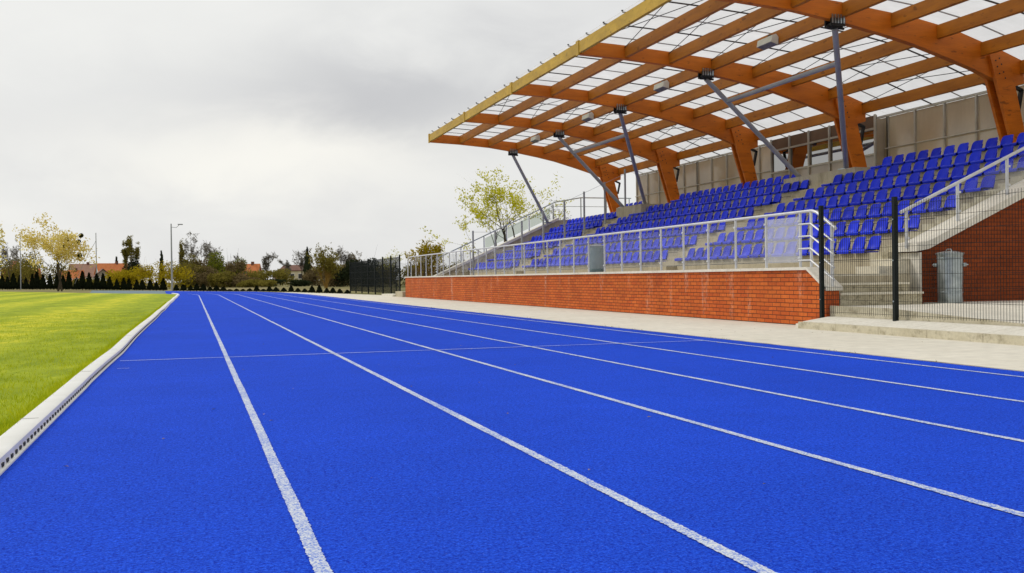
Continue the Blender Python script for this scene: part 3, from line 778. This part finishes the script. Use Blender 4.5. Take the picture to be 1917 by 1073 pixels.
for a, c in zip(FP2[:-1], FP2[1:]):
    w = MB(); y = a+.06
    while y < c-.04:
        w.box(fx2-.003, fx2+.003, y-.003, y+.003, .1, 2.05); y += .05
    for z in (.15, .55, .95, 1.35, 1.75, 2.0): w.box(fx2-.01, fx2-.004, a+.035, c-.035, z-.004, z+.004)
    w.build('mesh_panel', M['green_black'], mf2)
MB2 = thing('mesh_fence', (11.4, 52.3, 0), 'short dark mesh fence return closing off the far wall end', 'fence')
for x in (10.9, 11.7, 12.6, 13.5): MB().box(x-.035, x+.035, 60.2, 60.27, -.02, 1.9).build('post', M['green_black'], MB2)
w = MB(); x = 10.5
while x < 13.5:
    w.box(x-.003, x+.003, 60.23, 60.236, .1, 1.85); x += .05
w.build('mesh_panel', M['green_black'], MB2)
cs = thing('concrete_block', (10.0, 50, 0), 'small concrete step blocks at the far corner of the brick wall', 'concrete step')
MB().box(9.75, 10.3, 48.6, 50.4, -.02, .26).build('block', M['concrete'], cs); MB().box(9.6, 10.2, 50.402, 53.5, -.02, .10).build('slab', M['coping'], cs)

# ------------------------------------------------------------------ trees
def tree_mesh(seed, h, w, bare=.0, leafn=900, leaf=.12, trunk_h=.25, upright=.35, levels=4, trunk_r=None, clump=.35, top_heavy=True, stems=1, leaf_long=1.5, spread=1.0, drop=0.0):
    r = random.Random(seed); br = MB(); tips = []
    tr = trunk_r or h*.018
    def grow(p, d, L, rad, lv):
        n = 3 if lv > 1 else 2; pts = [p]; rs = [rad]; dd = Vector(d)
        for i in range(n):
            dd = (dd + Vector((r.gauss(0, .16), r.gauss(0, .16), r.gauss(.05*upright*3, .10)))).normalized()
            pts.append(pts[-1] + dd*(L/n)); rs.append(rad*(1-.45*(i+1)/n))
        br.tube(pts, rs, 6 if lv == levels else (5 if lv > 2 else 3), caps=False)
        if lv <= 2:
            for q in pts[1:]: tips.append((q, lv, L))
        if lv == 0: return
        kids = r.choice((2, 3, 3)) if lv > 1 else r.choice((2, 3))
        if lv == levels: kids = r.choice((4, 5))
        for k in range(kids):
            t = r.uniform(.35, 1.0) if k else 1.0
            base = pts[0].lerp(pts[-1], t) if t < 1 else pts[-1]
            i = min(n-1, int(t*n)); base = pts[i].lerp(pts[i+1], t*n-i) if t < 1 else pts[-1]
            az = r.uniform(0, math.tau); sp = r.uniform(.35, .9)*spread if k else r.uniform(.05, .4)*spread
            a = dd.orthogonal().normalized(); b = dd.cross(a)
            nd = (dd*math.cos(sp) + (a*math.cos(az)+b*math.sin(az))*math.sin(sp) + Vector((0, 0, upright*.35 - drop*(levels-lv)*.2))).normalized()
            grow(base, nd, L*r.uniform(.58, .85), rs[min(i+1, n)]*r.uniform(.5, .75), lv-1)
    for s in range(stems):
        a = r.uniform(0, math.tau); off = Vector((math.cos(a), math.sin(a), 0))*(.0 if stems == 1 else w*.08*r.random())
        d0 = Vector((r.gauss(0, .06), r.gauss(0, .06), 1)) if stems == 1 else Vector((math.cos(a)*.35, math.sin(a)*.35, 1))
        grow(off + Vector((0, 0, -.05)), d0.normalized(), h*(trunk_h+.08), tr, levels)
    zt_ = [q for q, lv, L in tips]; mz_ = sum(q.z for q in zt_)/len(zt_); lx_ = sum(q.x for q in zt_)/len(zt_)/mz_; ly_ = sum(q.y for q in zt_)/len(zt_)/mz_
    br.v = [(v[0]-lx_*max(0, v[2]), v[1]-ly_*max(0, v[2]), v[2]) for v in br.v]; tips = [(Vector((q.x-lx_*q.z, q.y-ly_*q.z, q.z)), lv, L) for q, lv, L in tips]
    zs = sorted(v[2] for v in br.v)[int(len(br.v)*.995)]; xs = sorted(max(abs(v[0]), abs(v[1])) for v in br.v)[int(len(br.v)*.96)]
    sx, sz = (w/2)/xs*1.02, h/zs*.985
    br.v = [(v[0]*sx, v[1]*sx, v[2]*sz) for v in br.v]
    lf = MB()
    if leafn:
        T = [Vector((q.x*sx, q.y*sx, q.z*sz)) for q, lv, L in tips if q.z*sz > h*trunk_h*.6]
        ctr = {}
        for i in range(leafn):
            q = r.choice(T); jit = clump*h*.06
            # patchy: thin out by a smooth noise so gaps and clumps form
            if mnoise.noise(q*(2.6/h*3) + Vector((seed*3.1, 0, 0))) < -.28 + .45*bare*r.random(): continue
            c = q + Vector((r.gauss(0, jit), r.gauss(0, jit), r.gauss(0, jit)))
            if c.z < .05: continue
            u = Vector((r.gauss(0, 1), r.gauss(0, 1), r.gauss(0, 1))).normalized(); v = u.orthogonal().normalized()
            s = leaf*r.uniform(.55, 1.35)
            lf.add([c-u*s*leaf_long*.5, c+v*s*.35, c+u*s*leaf_long*.5, c-v*s*.35], [(0, 1, 2, 3)])
    return br, lf
def conifer_mesh(seed, h, w, n=420, leaf=.1, slim=1.0):
    r = random.Random(seed); lf = MB(); tr = MB()
    tr.tube([(0, 0, -.05), (0, 0, h*.9)], [w*.07, w*.01], 6)
    lf_n = 0
    core = [(w*.36, h*.04), (w*.40, h*.2), (w*.33, h*.45), (w*.20, h*.72), (w*.05, h*.95)]
    lf.lathe(core, (0, 0, 0), 9)
    for i in range(n):
        z = h*(r.random()**1.25)*.97+.03*h; f = z/h
        rad = w*.5*(1-f)**.75*(.8+.35*math.sin(f*23+seed)*.3+r.gauss(0, .10)) if f > .12 else w*.5*(.75+f*2)
        a = r.uniform(0, math.tau); c = Vector((math.cos(a)*rad, math.sin(a)*rad, z))
        u = Vector((math.cos(a)*.5+r.gauss(0, .3), math.sin(a)*.5+r.gauss(0, .3), 1)).normalized(); v = u.cross(Vector((math.cos(a+1.2), math.sin(a+1.2), 0))).normalized()
        s = leaf*r.uniform(.6, 1.4)
        lf.add([c-u*s*.6, c+v*s*.4, c+u*s, c-v*s*.4], [(0, 1, 2, 3)])
    return tr, lf
def bush_mesh(seed, h, w, n=1600, leaf=.25):
    """a shrub mass: several leaf clumps on thin stems"""
    r = random.Random(seed); br = MB(); lf = MB(); blobs = []
    nb = r.randint(7, 11)
    for i in range(nb):
        a = r.uniform(0, math.tau); d = math.sqrt(r.random())*w*.36
        z = h*r.uniform(.35, .80)*(1-.35*(d/(w*.4))**2)
        c = Vector((math.cos(a)*d, math.sin(a)*d, z)); rad = Vector((w*r.uniform(.12, .2), w*r.uniform(.12, .2), h*r.uniform(.14, .24)))
        blobs.append((c, rad)); br.tube([(c.x*.2, c.y*.2, -.05), (c.x*.6, c.y*.6, z*.6), tuple(c)], [h*.012, h*.008, h*.003], 4, caps=False)
        for q in range(6):
            e = c + Vector((r.gauss(0, rad.x*.7), r.gauss(0, rad.y*.7), abs(r.gauss(0, rad.z*1.3)))); br.tube([tuple(c), tuple(e)], [h*.004, h*.0015], 3, caps=False)
    for i in range(n):
        c, rad = r.choice(blobs)
        d = Vector((r.gauss(0, 1), r.gauss(0, 1), r.gauss(0, 1))); d = d.normalized()*r.random()**.4*1.15
        p = c + Vector((d.x*rad.x, d.y*rad.y, d.z*rad.z))
        if i % 4 == 0: p.z = r.uniform(.05, max(.1, p.z))
        if p.z < .02: continue
        u = Vector((r.gauss(0, 1), r.gauss(0, 1), r.gauss(0, 1))).normalized(); v = u.orthogonal().normalized(); s = leaf*r.uniform(.5, 1.4)
        lf.add([p-u*s*.7, p+v*s*.4, p+u*s*.7, p-v*s*.4], [(0, 1, 2, 3)])
    mz = max(v[2] for v in lf.v); k = h/mz
    lf.v = [(v[0], v[1], v[2]*k) for v in lf.v]; br.v = [(v[0], v[1], v[2]*k) for v in br.v]
    return br, lf
def plant(name, px, depth, ytop, label, cat, maker, bark, leafm, group=None, **kw):
    p = at(px, depth); h = height_at(px, ytop, depth)
    o = thing(name, p, label, cat, group)
    br, lf = maker(h=h, **kw)
    a = br.build('trunk', M[bark], origin=(0, 0, 0), fix=False); a.parent = o; a.location = (0, 0, 0)
    if lf.v:
        c = lf.build('crown', M[leafm], origin=(0, 0, 0), fix=False); c.parent = o; c.location = (0, 0, 0)
    return o
def wpx(w, depth): return w*depth/FPX
def nests(o, pts, rad):
    r = random.Random(5)
    for q in pts:
        b = MB()
        for i in range(90):
            d = Vector((r.gauss(0, 1), r.gauss(0, 1), r.gauss(0, 1))).normalized()*rad*r.random()**.4
            u = Vector((r.gauss(0, 1), r.gauss(0, 1), r.gauss(0, 1))).normalized(); v = u.orthogonal().normalized(); c = Vector(q)+d
            b.add([c-u*.14, c+v*.08, c+u*.14, c-v*.08], [(0,1,2,3)])
        m = b.build('mistletoe', M['mistletoe'], origin=(0,0,0), fix=False); m.parent = o; m.location = (0,0,0)
TG = 'trees and shrubs beyond the track'
# big budding tree behind the stand
bt = plant('budding_tree', 932, 62, 326, 'budding tree with sparse yellow green leaves behind the far end of the stand', 'tree', tree_mesh, 'bark', 'lf_spring',
      seed=11, w=wpx(200, 62), leafn=6500, leaf=.105, trunk_h=.30, levels=5, upright=.30, bare=.55, trunk_r=.15, clump=.30, spread=1.05)
bt.rotation_euler.z = R(165)
# yellow trees on the left
o = plant('yellow_tree', 108, 117, 412, 'pale yellow leafed tree with dark mistletoe clumps at the edge of the grass', 'tree', tree_mesh, 'bark', 'lf_yellow', TG,
      seed=23, w=wpx(112, 117), leafn=5200, leaf=.21, trunk_h=.24, levels=5, upright=.12, bare=.35, trunk_r=.13, clump=.5, stems=2, spread=1.1)
h = height_at(108, 412, 117)
nests(o, [(1.1, -.4, h*.72), (2.6, -.2, h*.78), (2.3, .2, h*.70), (2.4, .1, h*.50), (.9, -.5, h*.64)], .24)
o = plant('yellow_tree', -32, 105, 392, 'yellow tree cut off by the left edge of the photo', 'tree', tree_mesh, 'bark', 'lf_yellow', TG,
      seed=31, w=wpx(66, 105), leafn=3300, leaf=.22, trunk_h=.26, levels=5, upright=.2, bare=.2, trunk_r=.2, clump=.5)
h = height_at(-32, 392, 105); nests(o, [(.9, -.5, h*.86), (.8, -.4, h*.70)], .3)
rows = [
 # name, px, depth, ytop, widthpx, kind, material, bark, label
 ('shrub', 72, 195, 468, 74, 'bush', 'lf_olive', 'bark', 'rounded olive brown shrub behind the tall yellow tree'),
 ('shrub', 22, 205, 478, 66, 'bush', 'lf_olive', 'bark', 'dark olive shrub near the left edge above the hedge'),
 ('bare_tree', 17, 185, 448, 36, 'bare', None, 'bark', 'thin leafless tree rising at the far left'),
 ('poplar', 236, 220, 449, 14, 'poplar', 'lf_olive', 'bark', 'slimmer left one of two narrow poplars beyond the red roofs'),
 ('poplar', 250, 220, 443, 20, 'poplar', 'lf_olive', 'bark', 'taller right one of two narrow poplars beyond the red roofs'),
 ('shrub', 254, 205, 480, 28, 'bush', 'lf_dark', 'bark', 'dark round clump under the two narrow poplars'),
 ('willow_shrub', 300, 140, 487, 76, 'bush', 'lf_willow', 'bark_ochre', 'broad golden willow shrub beside the lamp post'),
 ('willow_shrub', 238, 150, 503, 56, 'bush', 'lf_willow', 'bark_ochre', 'smaller golden shrub in front of the red roofed house'),
 ('willow_shrub', 180, 165, 520, 60, 'bush', 'lf_olive', 'bark_ochre', 'low olive bush under the guyed mast'),
 ('fir_tree', 303, 260, 471, 13, 'conifer', 'lf_dark', 'bark', 'small dark fir showing above the golden willow'),
 ('fir_tree', 219, 280, 482, 10, 'conifer', 'lf_dark', 'bark', 'tiny far fir between the red roof and the poplars'),
 ('poplar', 342, 165, 452, 14, 'poplar', 'lf_olive', 'bark', 'narrow olive poplar just right of the lamp post'),
 ('bare_tree', 366, 170, 436, 52, 'bare', 'lf_grey', 'bark', 'tallest leafless tree right of the lamp post'),
 ('bare_tree', 397, 175, 452, 50, 'bare', 'lf_grey', 'bark', 'airy leafless tree right of the tallest bare one'),
 ('green_tree', 421, 160, 470, 50, 'bush', 'lf_green', 'bark', 'bushy green tree in the thicket left of the orange roof'),
 ('bare_tree', 443, 165, 478, 38, 'bare', 'lf_grey', 'bark', 'low leafless tree left of the orange roof'),
 ('shrub', 350, 150, 492, 46, 'bush', 'lf_olive', 'bark', 'olive shrub at the left end of the thicket'),
 ('shrub', 384, 150, 496, 60, 'bush', 'lf_brown', 'bark', 'brown twiggy shrub below the tall bare trees'),
 ('shrub', 414, 146, 506, 46, 'bush', 'lf_olive', 'bark', 'olive shrub below the bushy green tree'),
 ('shrub', 446, 146, 510, 52, 'bush', 'lf_brown', 'bark_ochre', 'brown ochre shrub before the orange roofed house'),
 ('shrub', 480, 140, 522, 44, 'bush', 'lf_olive', 'bark_ochre', 'low ochre shrub right of the orange roofed house'),
 ('shrub', 362, 162, 474, 44, 'bush', 'lf_olive', 'bark', 'taller olive shrub behind the left end of the thicket'),
 ('shrub', 402, 164, 476, 50, 'bush', 'lf_brown', 'bark', 'tall brown shrub behind the middle of the thicket'),
 ('shrub', 436, 158, 486, 44, 'bush', 'lf_brown', 'bark', 'brown shrub between the bushy green tree and the orange roof'),
 ('shrub', 628, 132, 486, 46, 'bush', 'lf_brown', 'bark', 'tall brown shrub right of the ochre willow'),
 ('shrub', 662, 130, 482, 44, 'bush', 'lf_dark', 'bark', 'dark shrub at the left end of the dark fence'),
 ('shrub', 505, 190, 501, 60, 'bush', 'lf_olive', 'bark', 'dark olive shrub left of the cream house'),
 ('shrub', 530, 150, 521, 64, 'bush', 'lf_dark', 'bark', 'low dark shrub below the cream house'),
 ('bare_tree', 501, 235, 472, 24, 'bare', 'lf_grey', 'bark', 'small leafless tree standing alone above the olive shrub'),
 ('bare_tree', 537, 240, 486, 24, 'bare', 'lf_grey', 'bark', 'faint leafless tree behind the cream house roof'),
 ('ivy_tree', 576, 170, 464, 20, 'conifer', 'lf_dark', 'bark', 'dark ivy covered tree right of the cream house'),
 ('bare_tree', 566, 175, 467, 34, 'bare', 'lf_grey', 'bark', 'leafless tree touching the cream house gable'),
 ('ochre_willow', 611, 112, 461, 50, 'willow', 'lf_olive', 'bark_ochre', 'brown willow with many upright ochre stems near the small hedge'),
 ('bare_tree', 645, 160, 461, 34, 'bare', 'lf_grey', 'bark', 'leafless tree right of the ochre willow'),
 ('bare_tree', 662, 162, 472, 30, 'bare', 'lf_brown', 'bark', 'lower leafless tree left of the dark fence'),
 ('shrub', 592, 160, 500, 40, 'bush', 'lf_brown', 'bark', 'brown shrub left of the ochre willow'),
 ('shrub', 640, 135, 496, 60, 'bush', 'lf_brown', 'bark', 'brown green shrub left of the dark fence'),
 ('shrub', 686, 125, 482, 50, 'bush', 'lf_dark', 'bark', 'dark bushy tree behind the dark mesh fence'),
 ('shrub', 716, 120, 494, 56, 'bush', 'lf_dark', 'bark', 'dark shrub at the right end of the dark fence'),
 ('shrub', 752, 120, 494, 60, 'bush', 'lf_olive', 'bark', 'olive shrub behind the rounded railing corner'),
 ('pale_tree', 731, 118, 466, 44, 'bare', 'lf_spring', 'bark_pale', 'pale green budding tree above the dark mesh fence'),
 ('pollard_willow', 801, 85, 451, 60, 'pollard', 'lf_willow', 'bark_ochre', 'pollard willow with a fan of upright shoots behind the railing'),
 ('shrub', 820, 100, 492, 90, 'bush', 'lf_brown', 'bark', 'brown thicket seen through the glass railing'),
 ('shrub', 875, 100, 485, 80, 'bush', 'lf_olive', 'bark', 'olive thicket at the foot of the budding tree'),
 ('grey_shrub', 1058, 78, 376, 60, 'bare', 'lf_grey', 'bark_pale', 'grey twiggy tree behind the top of the far flank'),
]
for i, (nm, px, dp, yt, wp, kd, lm, bk, lab) in enumerate(rows):
    w = wpx(wp, dp); h = height_at(px, yt, dp)
    if kd == 'bush': plant(nm, px, dp, yt, lab, 'shrub' if 'tree' not in nm else 'tree', bush_mesh, bk, lm, TG, seed=100+i, w=w*1.7, n=3600, leaf=.19*dp/150)
    elif kd == 'bare': plant(nm, px, dp, yt, lab, 'tree', tree_mesh, bk, lm or 'lf_grey', TG, seed=100+i, w=w, leafn=(700 if lm is None else 1100), clump=.12, leaf=.10*dp/150, leaf_long=(6 if nm in ('bare_tree', 'grey_shrub') else 2.2), levels=5, upright=.4, trunk_h=.2, trunk_r=h*.017, bare=.2)
    elif kd == 'poplar': plant(nm, px, dp, yt, lab, 'tree', tree_mesh, bk, lm, TG, seed=100+i, w=w, leafn=1500, leaf=.15*dp/150, leaf_long=3, levels=4, upright=1.1, trunk_h=.3, trunk_r=h*.012, clump=.25, spread=.7, bare=.1)
    elif kd == 'conifer': plant(nm, px, dp, yt, lab, 'tree', conifer_mesh, bk, lm, TG, seed=100+i, w=w, n=500, leaf=.22*dp/150)
    elif kd == 'willow': plant(nm, px, dp, yt, lab, 'tree', tree_mesh, bk, lm, TG, seed=100+i, w=w, leafn=3200, leaf=.17, levels=4, upright=.55, trunk_h=.3, trunk_r=.07, stems=9, bare=.35)
    elif kd == 'pollard': plant(nm, px, dp, yt, lab, 'tree', tree_mesh, bk, lm, TG, seed=100+i, w=w, leafn=3200, leaf=.15, levels=4, upright=.85, trunk_h=.30, trunk_r=.08, stems=6, bare=.1, clump=.2)

# hedge of clipped conifers along the outside of the bend
tab = [(-10, 172), (100, 150), (180, 130), (310, 106), (330, 100.4), (400, 92.5), (500, 84), (560, 75.3), (600, 69), (650, 64)]
def hdepth(x): return next(a[1]+(b[1]-a[1])*(x-a[0])/(b[0]-a[0]) for a, b in zip(tab[:-1], tab[1:]) if x <= b[0])
hedge = [(25,825),(85,835),(150,800),(222,815),(290,850),(362,805),(412,770),(480,812),(560,800),(635,795),(705,825),(770,780),(855,845),(920,775),(995,795),(1080,800),(1150,800),(1225,835),(1305,860),(1380,845),(1440,850),(1525,865),(1590,870),(1675,865),(1745,890),(1822,850)]
hp = [(x/5.9625, 380+t/5.9625) for x, t in hedge]
h2 = [(178,796),(258,796),(335,805),(405,786),(480,790),(555,820),(625,806),(703,820),(775,845),(850,840),(922,842),(997,836),(1075,808),(1150,842),(1218,815),(1292,826),(1378,830),(1460,808),(1535,834),(1612,840),(1692,815),(1775,805),(1858,835)]
hp += [(300+x/5.9625, 400+t/5.9625) for x, t in h2] + [(623, 539.5), (636, 541.5), (650, 543)]
protos = []
for i in range(4):
    t_, l_ = conifer_mesh(60+i, 1.0, .46, 340, .07)
    protos.append((t_, l_))
pm = {}
for i, (px, yt) in enumerate(hp):
    dp = hdepth(px); p = at(px, dp); h = height_at(px, yt, dp)
    side = 'tall' if px < 320 else 'small'
    num = i+1 if px < 320 else i+1-26
    lab = f'{nth(num)} {"tall dark conifer from the left in the hedge behind the grass" if px < 320 else "small dark conifer from the lamp post in the row behind the track"}'
    o = thing('hedge_conifer', p, lab, 'conifer', 'conifers planted in a row round the bend')
    k = i % 4
    if k not in pm:
        a = protos[k][0].build('trunk', M['bark'], origin=(0,0,0), fix=False); c = protos[k][1].build('crown', M['lf_thuja'], origin=(0,0,0), fix=False)
        pm[k] = (a.data, c.data); 
    else:
        a = bpy.data.objects.new('trunk', pm[k][0]); c = bpy.data.objects.new('crown', pm[k][1]); COL.objects.link(a); COL.objects.link(c)
    wsc = max(.75, min(1.25, 1.15*h/1.6)) if px > 320 else 1.0
    for q in (a, c): q.parent = o; q.location = (0, 0, 0)
    ww = {True: 2.7*dp/150, False: 1.5*dp/90}[px < 320]
    o.scale = (ww*rnd.uniform(.85, 1.15), ww*rnd.uniform(.85, 1.15), h*1.06); o.rotation_euler.z = rnd.uniform(0, 6)

# ------------------------------------------------------------------ lamp post, masts
p = at(322, 104); hh = height_at(322, 419, 104)
o = thing('lamp_post', p, 'tall thin lamp post with one arm beside the golden willow', 'lamp post')
MB().tube([(p.x, p.y, 0), (p.x, p.y, hh)], [.10, .06], 8).build('pole', M['grey_paint'], o)
MB().tube([(p.x, p.y, hh-.35), (p.x+.5, p.y, hh-.40), (p.x+.8, p.y, hh-.10)], .025, 6).build('arm', M['grey_paint'], o)
MB().box(p.x+.65, p.x+1.15, p.y-.12, p.y+.12, hh-.12, hh-.02).build('lamp_head', M['grey_paint'], o)
p = at(181, 135); hh = height_at(181, 436, 135)
o = thing('mast', p, 'thin grey mast with a slack guy wire right of the yellow tree', 'mast')
MB().tube([(p.x, p.y, 0), (p.x, p.y, hh)], [.09, .05], 6).build('pole', M['grey_paint'], o)
q = at(140, 135); MB().tube([(p.x, p.y, hh*.86), (p.x*.5+q.x*.5, p.y, hh*.52), (q.x, q.y, .8)], .03, 4).build('guy_wire', M['grey_paint'], o)
p = at(39, 160); hh = height_at(39, 440, 160)
o = thing('mast', p, 'faint thin pole left of the yellow tree', 'mast')
MB().tube([(p.x, p.y, 0), (p.x, p.y, hh)], [.09, .06], 6).build('pole', M['grey_paint'], o)

# ------------------------------------------------------------------ houses
def house(px, depth, ytop, wpx_, label, roofm, wallm, rot=0, eave=.6, gable=False, chim=True):
    p = at(px, depth); h = height_at(px, ytop, depth); w = wpx_*depth/FPX; d = w*.8
    o = thing('house', p, label, 'house', 'houses beyond the hedge'); e = h*eave
    def put(b, n, m, par=None):
        q = b.build(n, M[m], origin=(0,0,0)); q.parent = par or o; q.location = (0,0,0); return q
    b = MB(); b.box(-w/2+.3, w/2-.3, -d/2+.3, d/2-.3, -.1, e)
    if gable: b.prism([(-w/2+.3, e), (w/2-.3, e), (0, h-.25)], 'y', -d/2+.3, d/2-.3)
    else: b.prism([(-d/2+.3, e), (d/2-.3, e), (0, h-.25)], 'x', -w/2+.3, w/2-.3)
    wl = put(b, 'wall', wallm)
    r = MB()
    if gable:
        for s in (-1, 1): r.prism([(0, h), (s*w/2, e-.05), (s*w/2, e-.22), (0, h-.2)], 'y', -d/2-.2, d/2+.2)
    else:
        for s in (-1, 1): r.prism([(0, h), (s*d/2, e-.05), (s*d/2, e-.22), (0, h-.2)], 'x', -w/2, w/2)
    rf = put(r, 'roof', roofm)
    if chim:
        put(MB().box(w*.12, w*.12+.6, -.3, .3, h-.9, h+.5), 'chimney', 'roof_brown', rf)
    for k in (-.28, 0, .28):
        f = put(MB().box(k*w-.6, k*w+.6, -d/2+.22, -d/2+.295, e*.30+.2, e*.30+1.6), 'window', 'white_frame')
        put(MB().box(k*w-.5, k*w+.5, -d/2+.19, -d/2+.215, e*.30+.3, e*.30+1.5), 'pane', 'pane', f)
        if gable and h > 6:
            f = put(MB().box(k*w*.6-.45, k*w*.6+.45, -d/2+.22, -d/2+.295, e+.1, e+1.2), 'window', 'white_frame')
            put(MB().box(k*w*.6-.35, k*w*.6+.35, -d/2+.19, -d/2+.215, e+.2, e+1.1), 'pane', 'pane', f)
    put(MB().box(w*.36, w*.36+.9, -d/2+.2, -d/2+.295, 0, 2.0), 'door', 'roof_brown')
    o.rotation_euler.z = -math.atan2(p.x, p.y) + rot
    return o
house(40, 240, 503, 66, 'low house with a wide terracotta roof at the far left', 'roof_red', 'render_grey', .15, .35)
house(28, 300, 489, 26, 'small house with a pale gable above the terracotta roof', 'roof_red', 'render_white', .3, .55, True)
house(134, 230, 506, 44, 'orange roofed outbuilding below the pink gable house', 'roof_orange', 'render_grey', -.2, .35)
house(157, 290, 494, 50, 'house with a faded pink roof and chimney left of the guyed mast', 'roof_pink', 'render_cream', .35, .45)
house(210, 270, 493, 56, 'house with a bright red tiled roof behind the golden shrubs', 'roof_orange', 'render_white', .25, .42)
house(192, 240, 503, 34, 'grey gabled porch house before the bright red roof', 'roof_brown', 'render_grey', .1, .55, True, False)
house(466, 240, 494, 44, 'orange roofed house half hidden by bare trees', 'roof_orange', 'render_grey', -.3, .40)
house(557, 260, 496, 56, 'cream two-storey house with a brown roof and dark windows', 'roof_brown', 'render_cream', -.45, .72)
house(524, 290, 510, 24, 'small far house with a brown roof left of the cream house', 'roof_brown', 'render_white', .2, .5)

# ------------------------------------------------------------------ world, sun, camera
W = bpy.data.worlds.new('World'); S.world = W; W.use_nodes = True
nt = W.node_tree; nt.nodes.clear()
class WN(NT):
    def __init__(s): s.t = nt; s.out = nt.nodes.new('ShaderNodeOutputWorld')
wn = WN()
SUN_AZ, SUN_EL = R(-52), R(42)     # azimuth from +Y towards +X
sky = wn.n('ShaderNodeTexSky'); sky.sky_type = 'NISHITA'; sky.sun_disc = False; sky.sun_elevation = SUN_EL; sky.sun_rotation = SUN_AZ; sky.air_density = 1; sky.dust_density = 3
bg1 = wn.n('ShaderNodeBackground'); wn.l(sky.outputs[0], bg1.inputs[0]); bg1.inputs[1].default_value = .06
vec = wn.coord('Generated')
sx = wn.n('ShaderNodeSeparateXYZ'); wn.l(vec, sx.inputs[0])
az = wn.math('ARCTAN2', sx.outputs['X'], sx.outputs['Y']); el = wn.math('ARCSINE', sx.outputs['Z'])
cbn = wn.n('ShaderNodeCombineXYZ'); wn.l(az, cbn.inputs[0]); wn.l(wn.math('MULTIPLY', el, 1.9), cbn.inputs[1])
n1 = wn.noise(cbn.outputs[0], 2.6, 6, .55, .3); n2 = wn.noise(cbn.outputs[0], 7.5, 5, .55, .4)
nn = wn.math('ADD', wn.math('MULTIPLY', n1, .65), wn.math('MULTIPLY', n2, .35))
warp = wn.math('MULTIPLY', wn.math('SUBTRACT', n2, .5), .16)
def bank(a0, e0, wa, we):
    """a cloud bank: soft patch round a heading and height in the sky, edges broken by the noise"""
    da = wn.math('DIVIDE', wn.math('SUBTRACT', wn.math('ADD', az, warp), a0), wa); de = wn.math('DIVIDE', wn.math('SUBTRACT', wn.math('ADD', el, wn.math('MULTIPLY', warp, .6)), e0), we)
    q = wn.math('ADD', wn.math('MULTIPLY', da, da), wn.math('MULTIPLY', de, de))
    return wn.math('POWER', 2.718, wn.math('MULTIPLY', q, -1))
def ae(px, py):
    d = (FWD + RGT*((px-958.5)/FPX) - UPV*((py-536.5)/FPX)).normalized(); return math.atan2(d.x, d.y), math.asin(d.z)
a1, e1 = ae(690, 180); a2, e2 = ae(500, 300); a3, e3 = ae(150, 40); a4, e4 = ae(330, 190); a5, e5 = ae(620, 245)
base = wn.ramp(nn, [(.30, (.70, .70, .70)), (.50, (.775, .778, .765)), (.72, (.86, .857, .83))])
col = wn.mix(wn.math('MULTIPLY', bank(a1, e1, .17, .050), .92), base, (.50, .505, .525))
col = wn.mix(wn.math('MULTIPLY', bank(a4, e4, .13, .035), .40), col, (.62, .625, .64))
col = wn.mix(wn.math('MULTIPLY', bank(a2, e2, .17, .040), .65), col, (.98, .955, .875))
col = wn.mix(wn.math('MULTIPLY', bank(a3, e3, .22, .07), .5), col, (.86, .86, .83))
bg2 = wn.n('ShaderNodeBackground'); wn.l(col, bg2.inputs[0]); bg2.inputs[1].default_value = 1.05
mx = wn.n('ShaderNodeMixShader'); mx.inputs[0].default_value = .95
wn.l(bg1.outputs[0], mx.inputs[1]); wn.l(bg2.outputs[0], mx.inputs[2]); wn.l(mx.outputs[0], wn.out.inputs[0])

sd = bpy.data.lights.new('sun', 'SUN'); sd.energy = 1.5; sd.angle = R(14); sd.color = (1, .95, .86)
so = bpy.data.objects.new('sun', sd); COL.objects.link(so)
d = Vector((math.sin(SUN_AZ)*math.cos(SUN_EL), math.cos(SUN_AZ)*math.cos(SUN_EL), math.sin(SUN_EL)))
so.rotation_euler = d.to_track_quat('Z', 'Y').to_euler(); so.location = (-20, 20, 30)

cd = bpy.data.cameras.new('camera'); cd.sensor_width = 36; cd.lens = FPX/1917*36; cd.clip_start = .05; cd.clip_end = 4000
co = bpy.data.objects.new('camera', cd); COL.objects.link(co)
co.matrix_world = Matrix(((RGT.x, UPV.x, -FWD.x, EYE.x), (RGT.y, UPV.y, -FWD.y, EYE.y), (RGT.z, UPV.z, -FWD.z, EYE.z), (0, 0, 0, 1)))
S.camera = co
S.render.engine = 'CYCLES'
S.cycles.max_bounces = 8; S.cycles.transparent_max_bounces = 16; S.cycles.caustics_reflective = False; S.cycles.caustics_refractive = False
S.cycles.use_denoising = True
S.view_settings.view_transform = 'Standard'; S.view_settings.look = 'None'; S.view_settings.exposure = .06; S.view_settings.gamma = 1
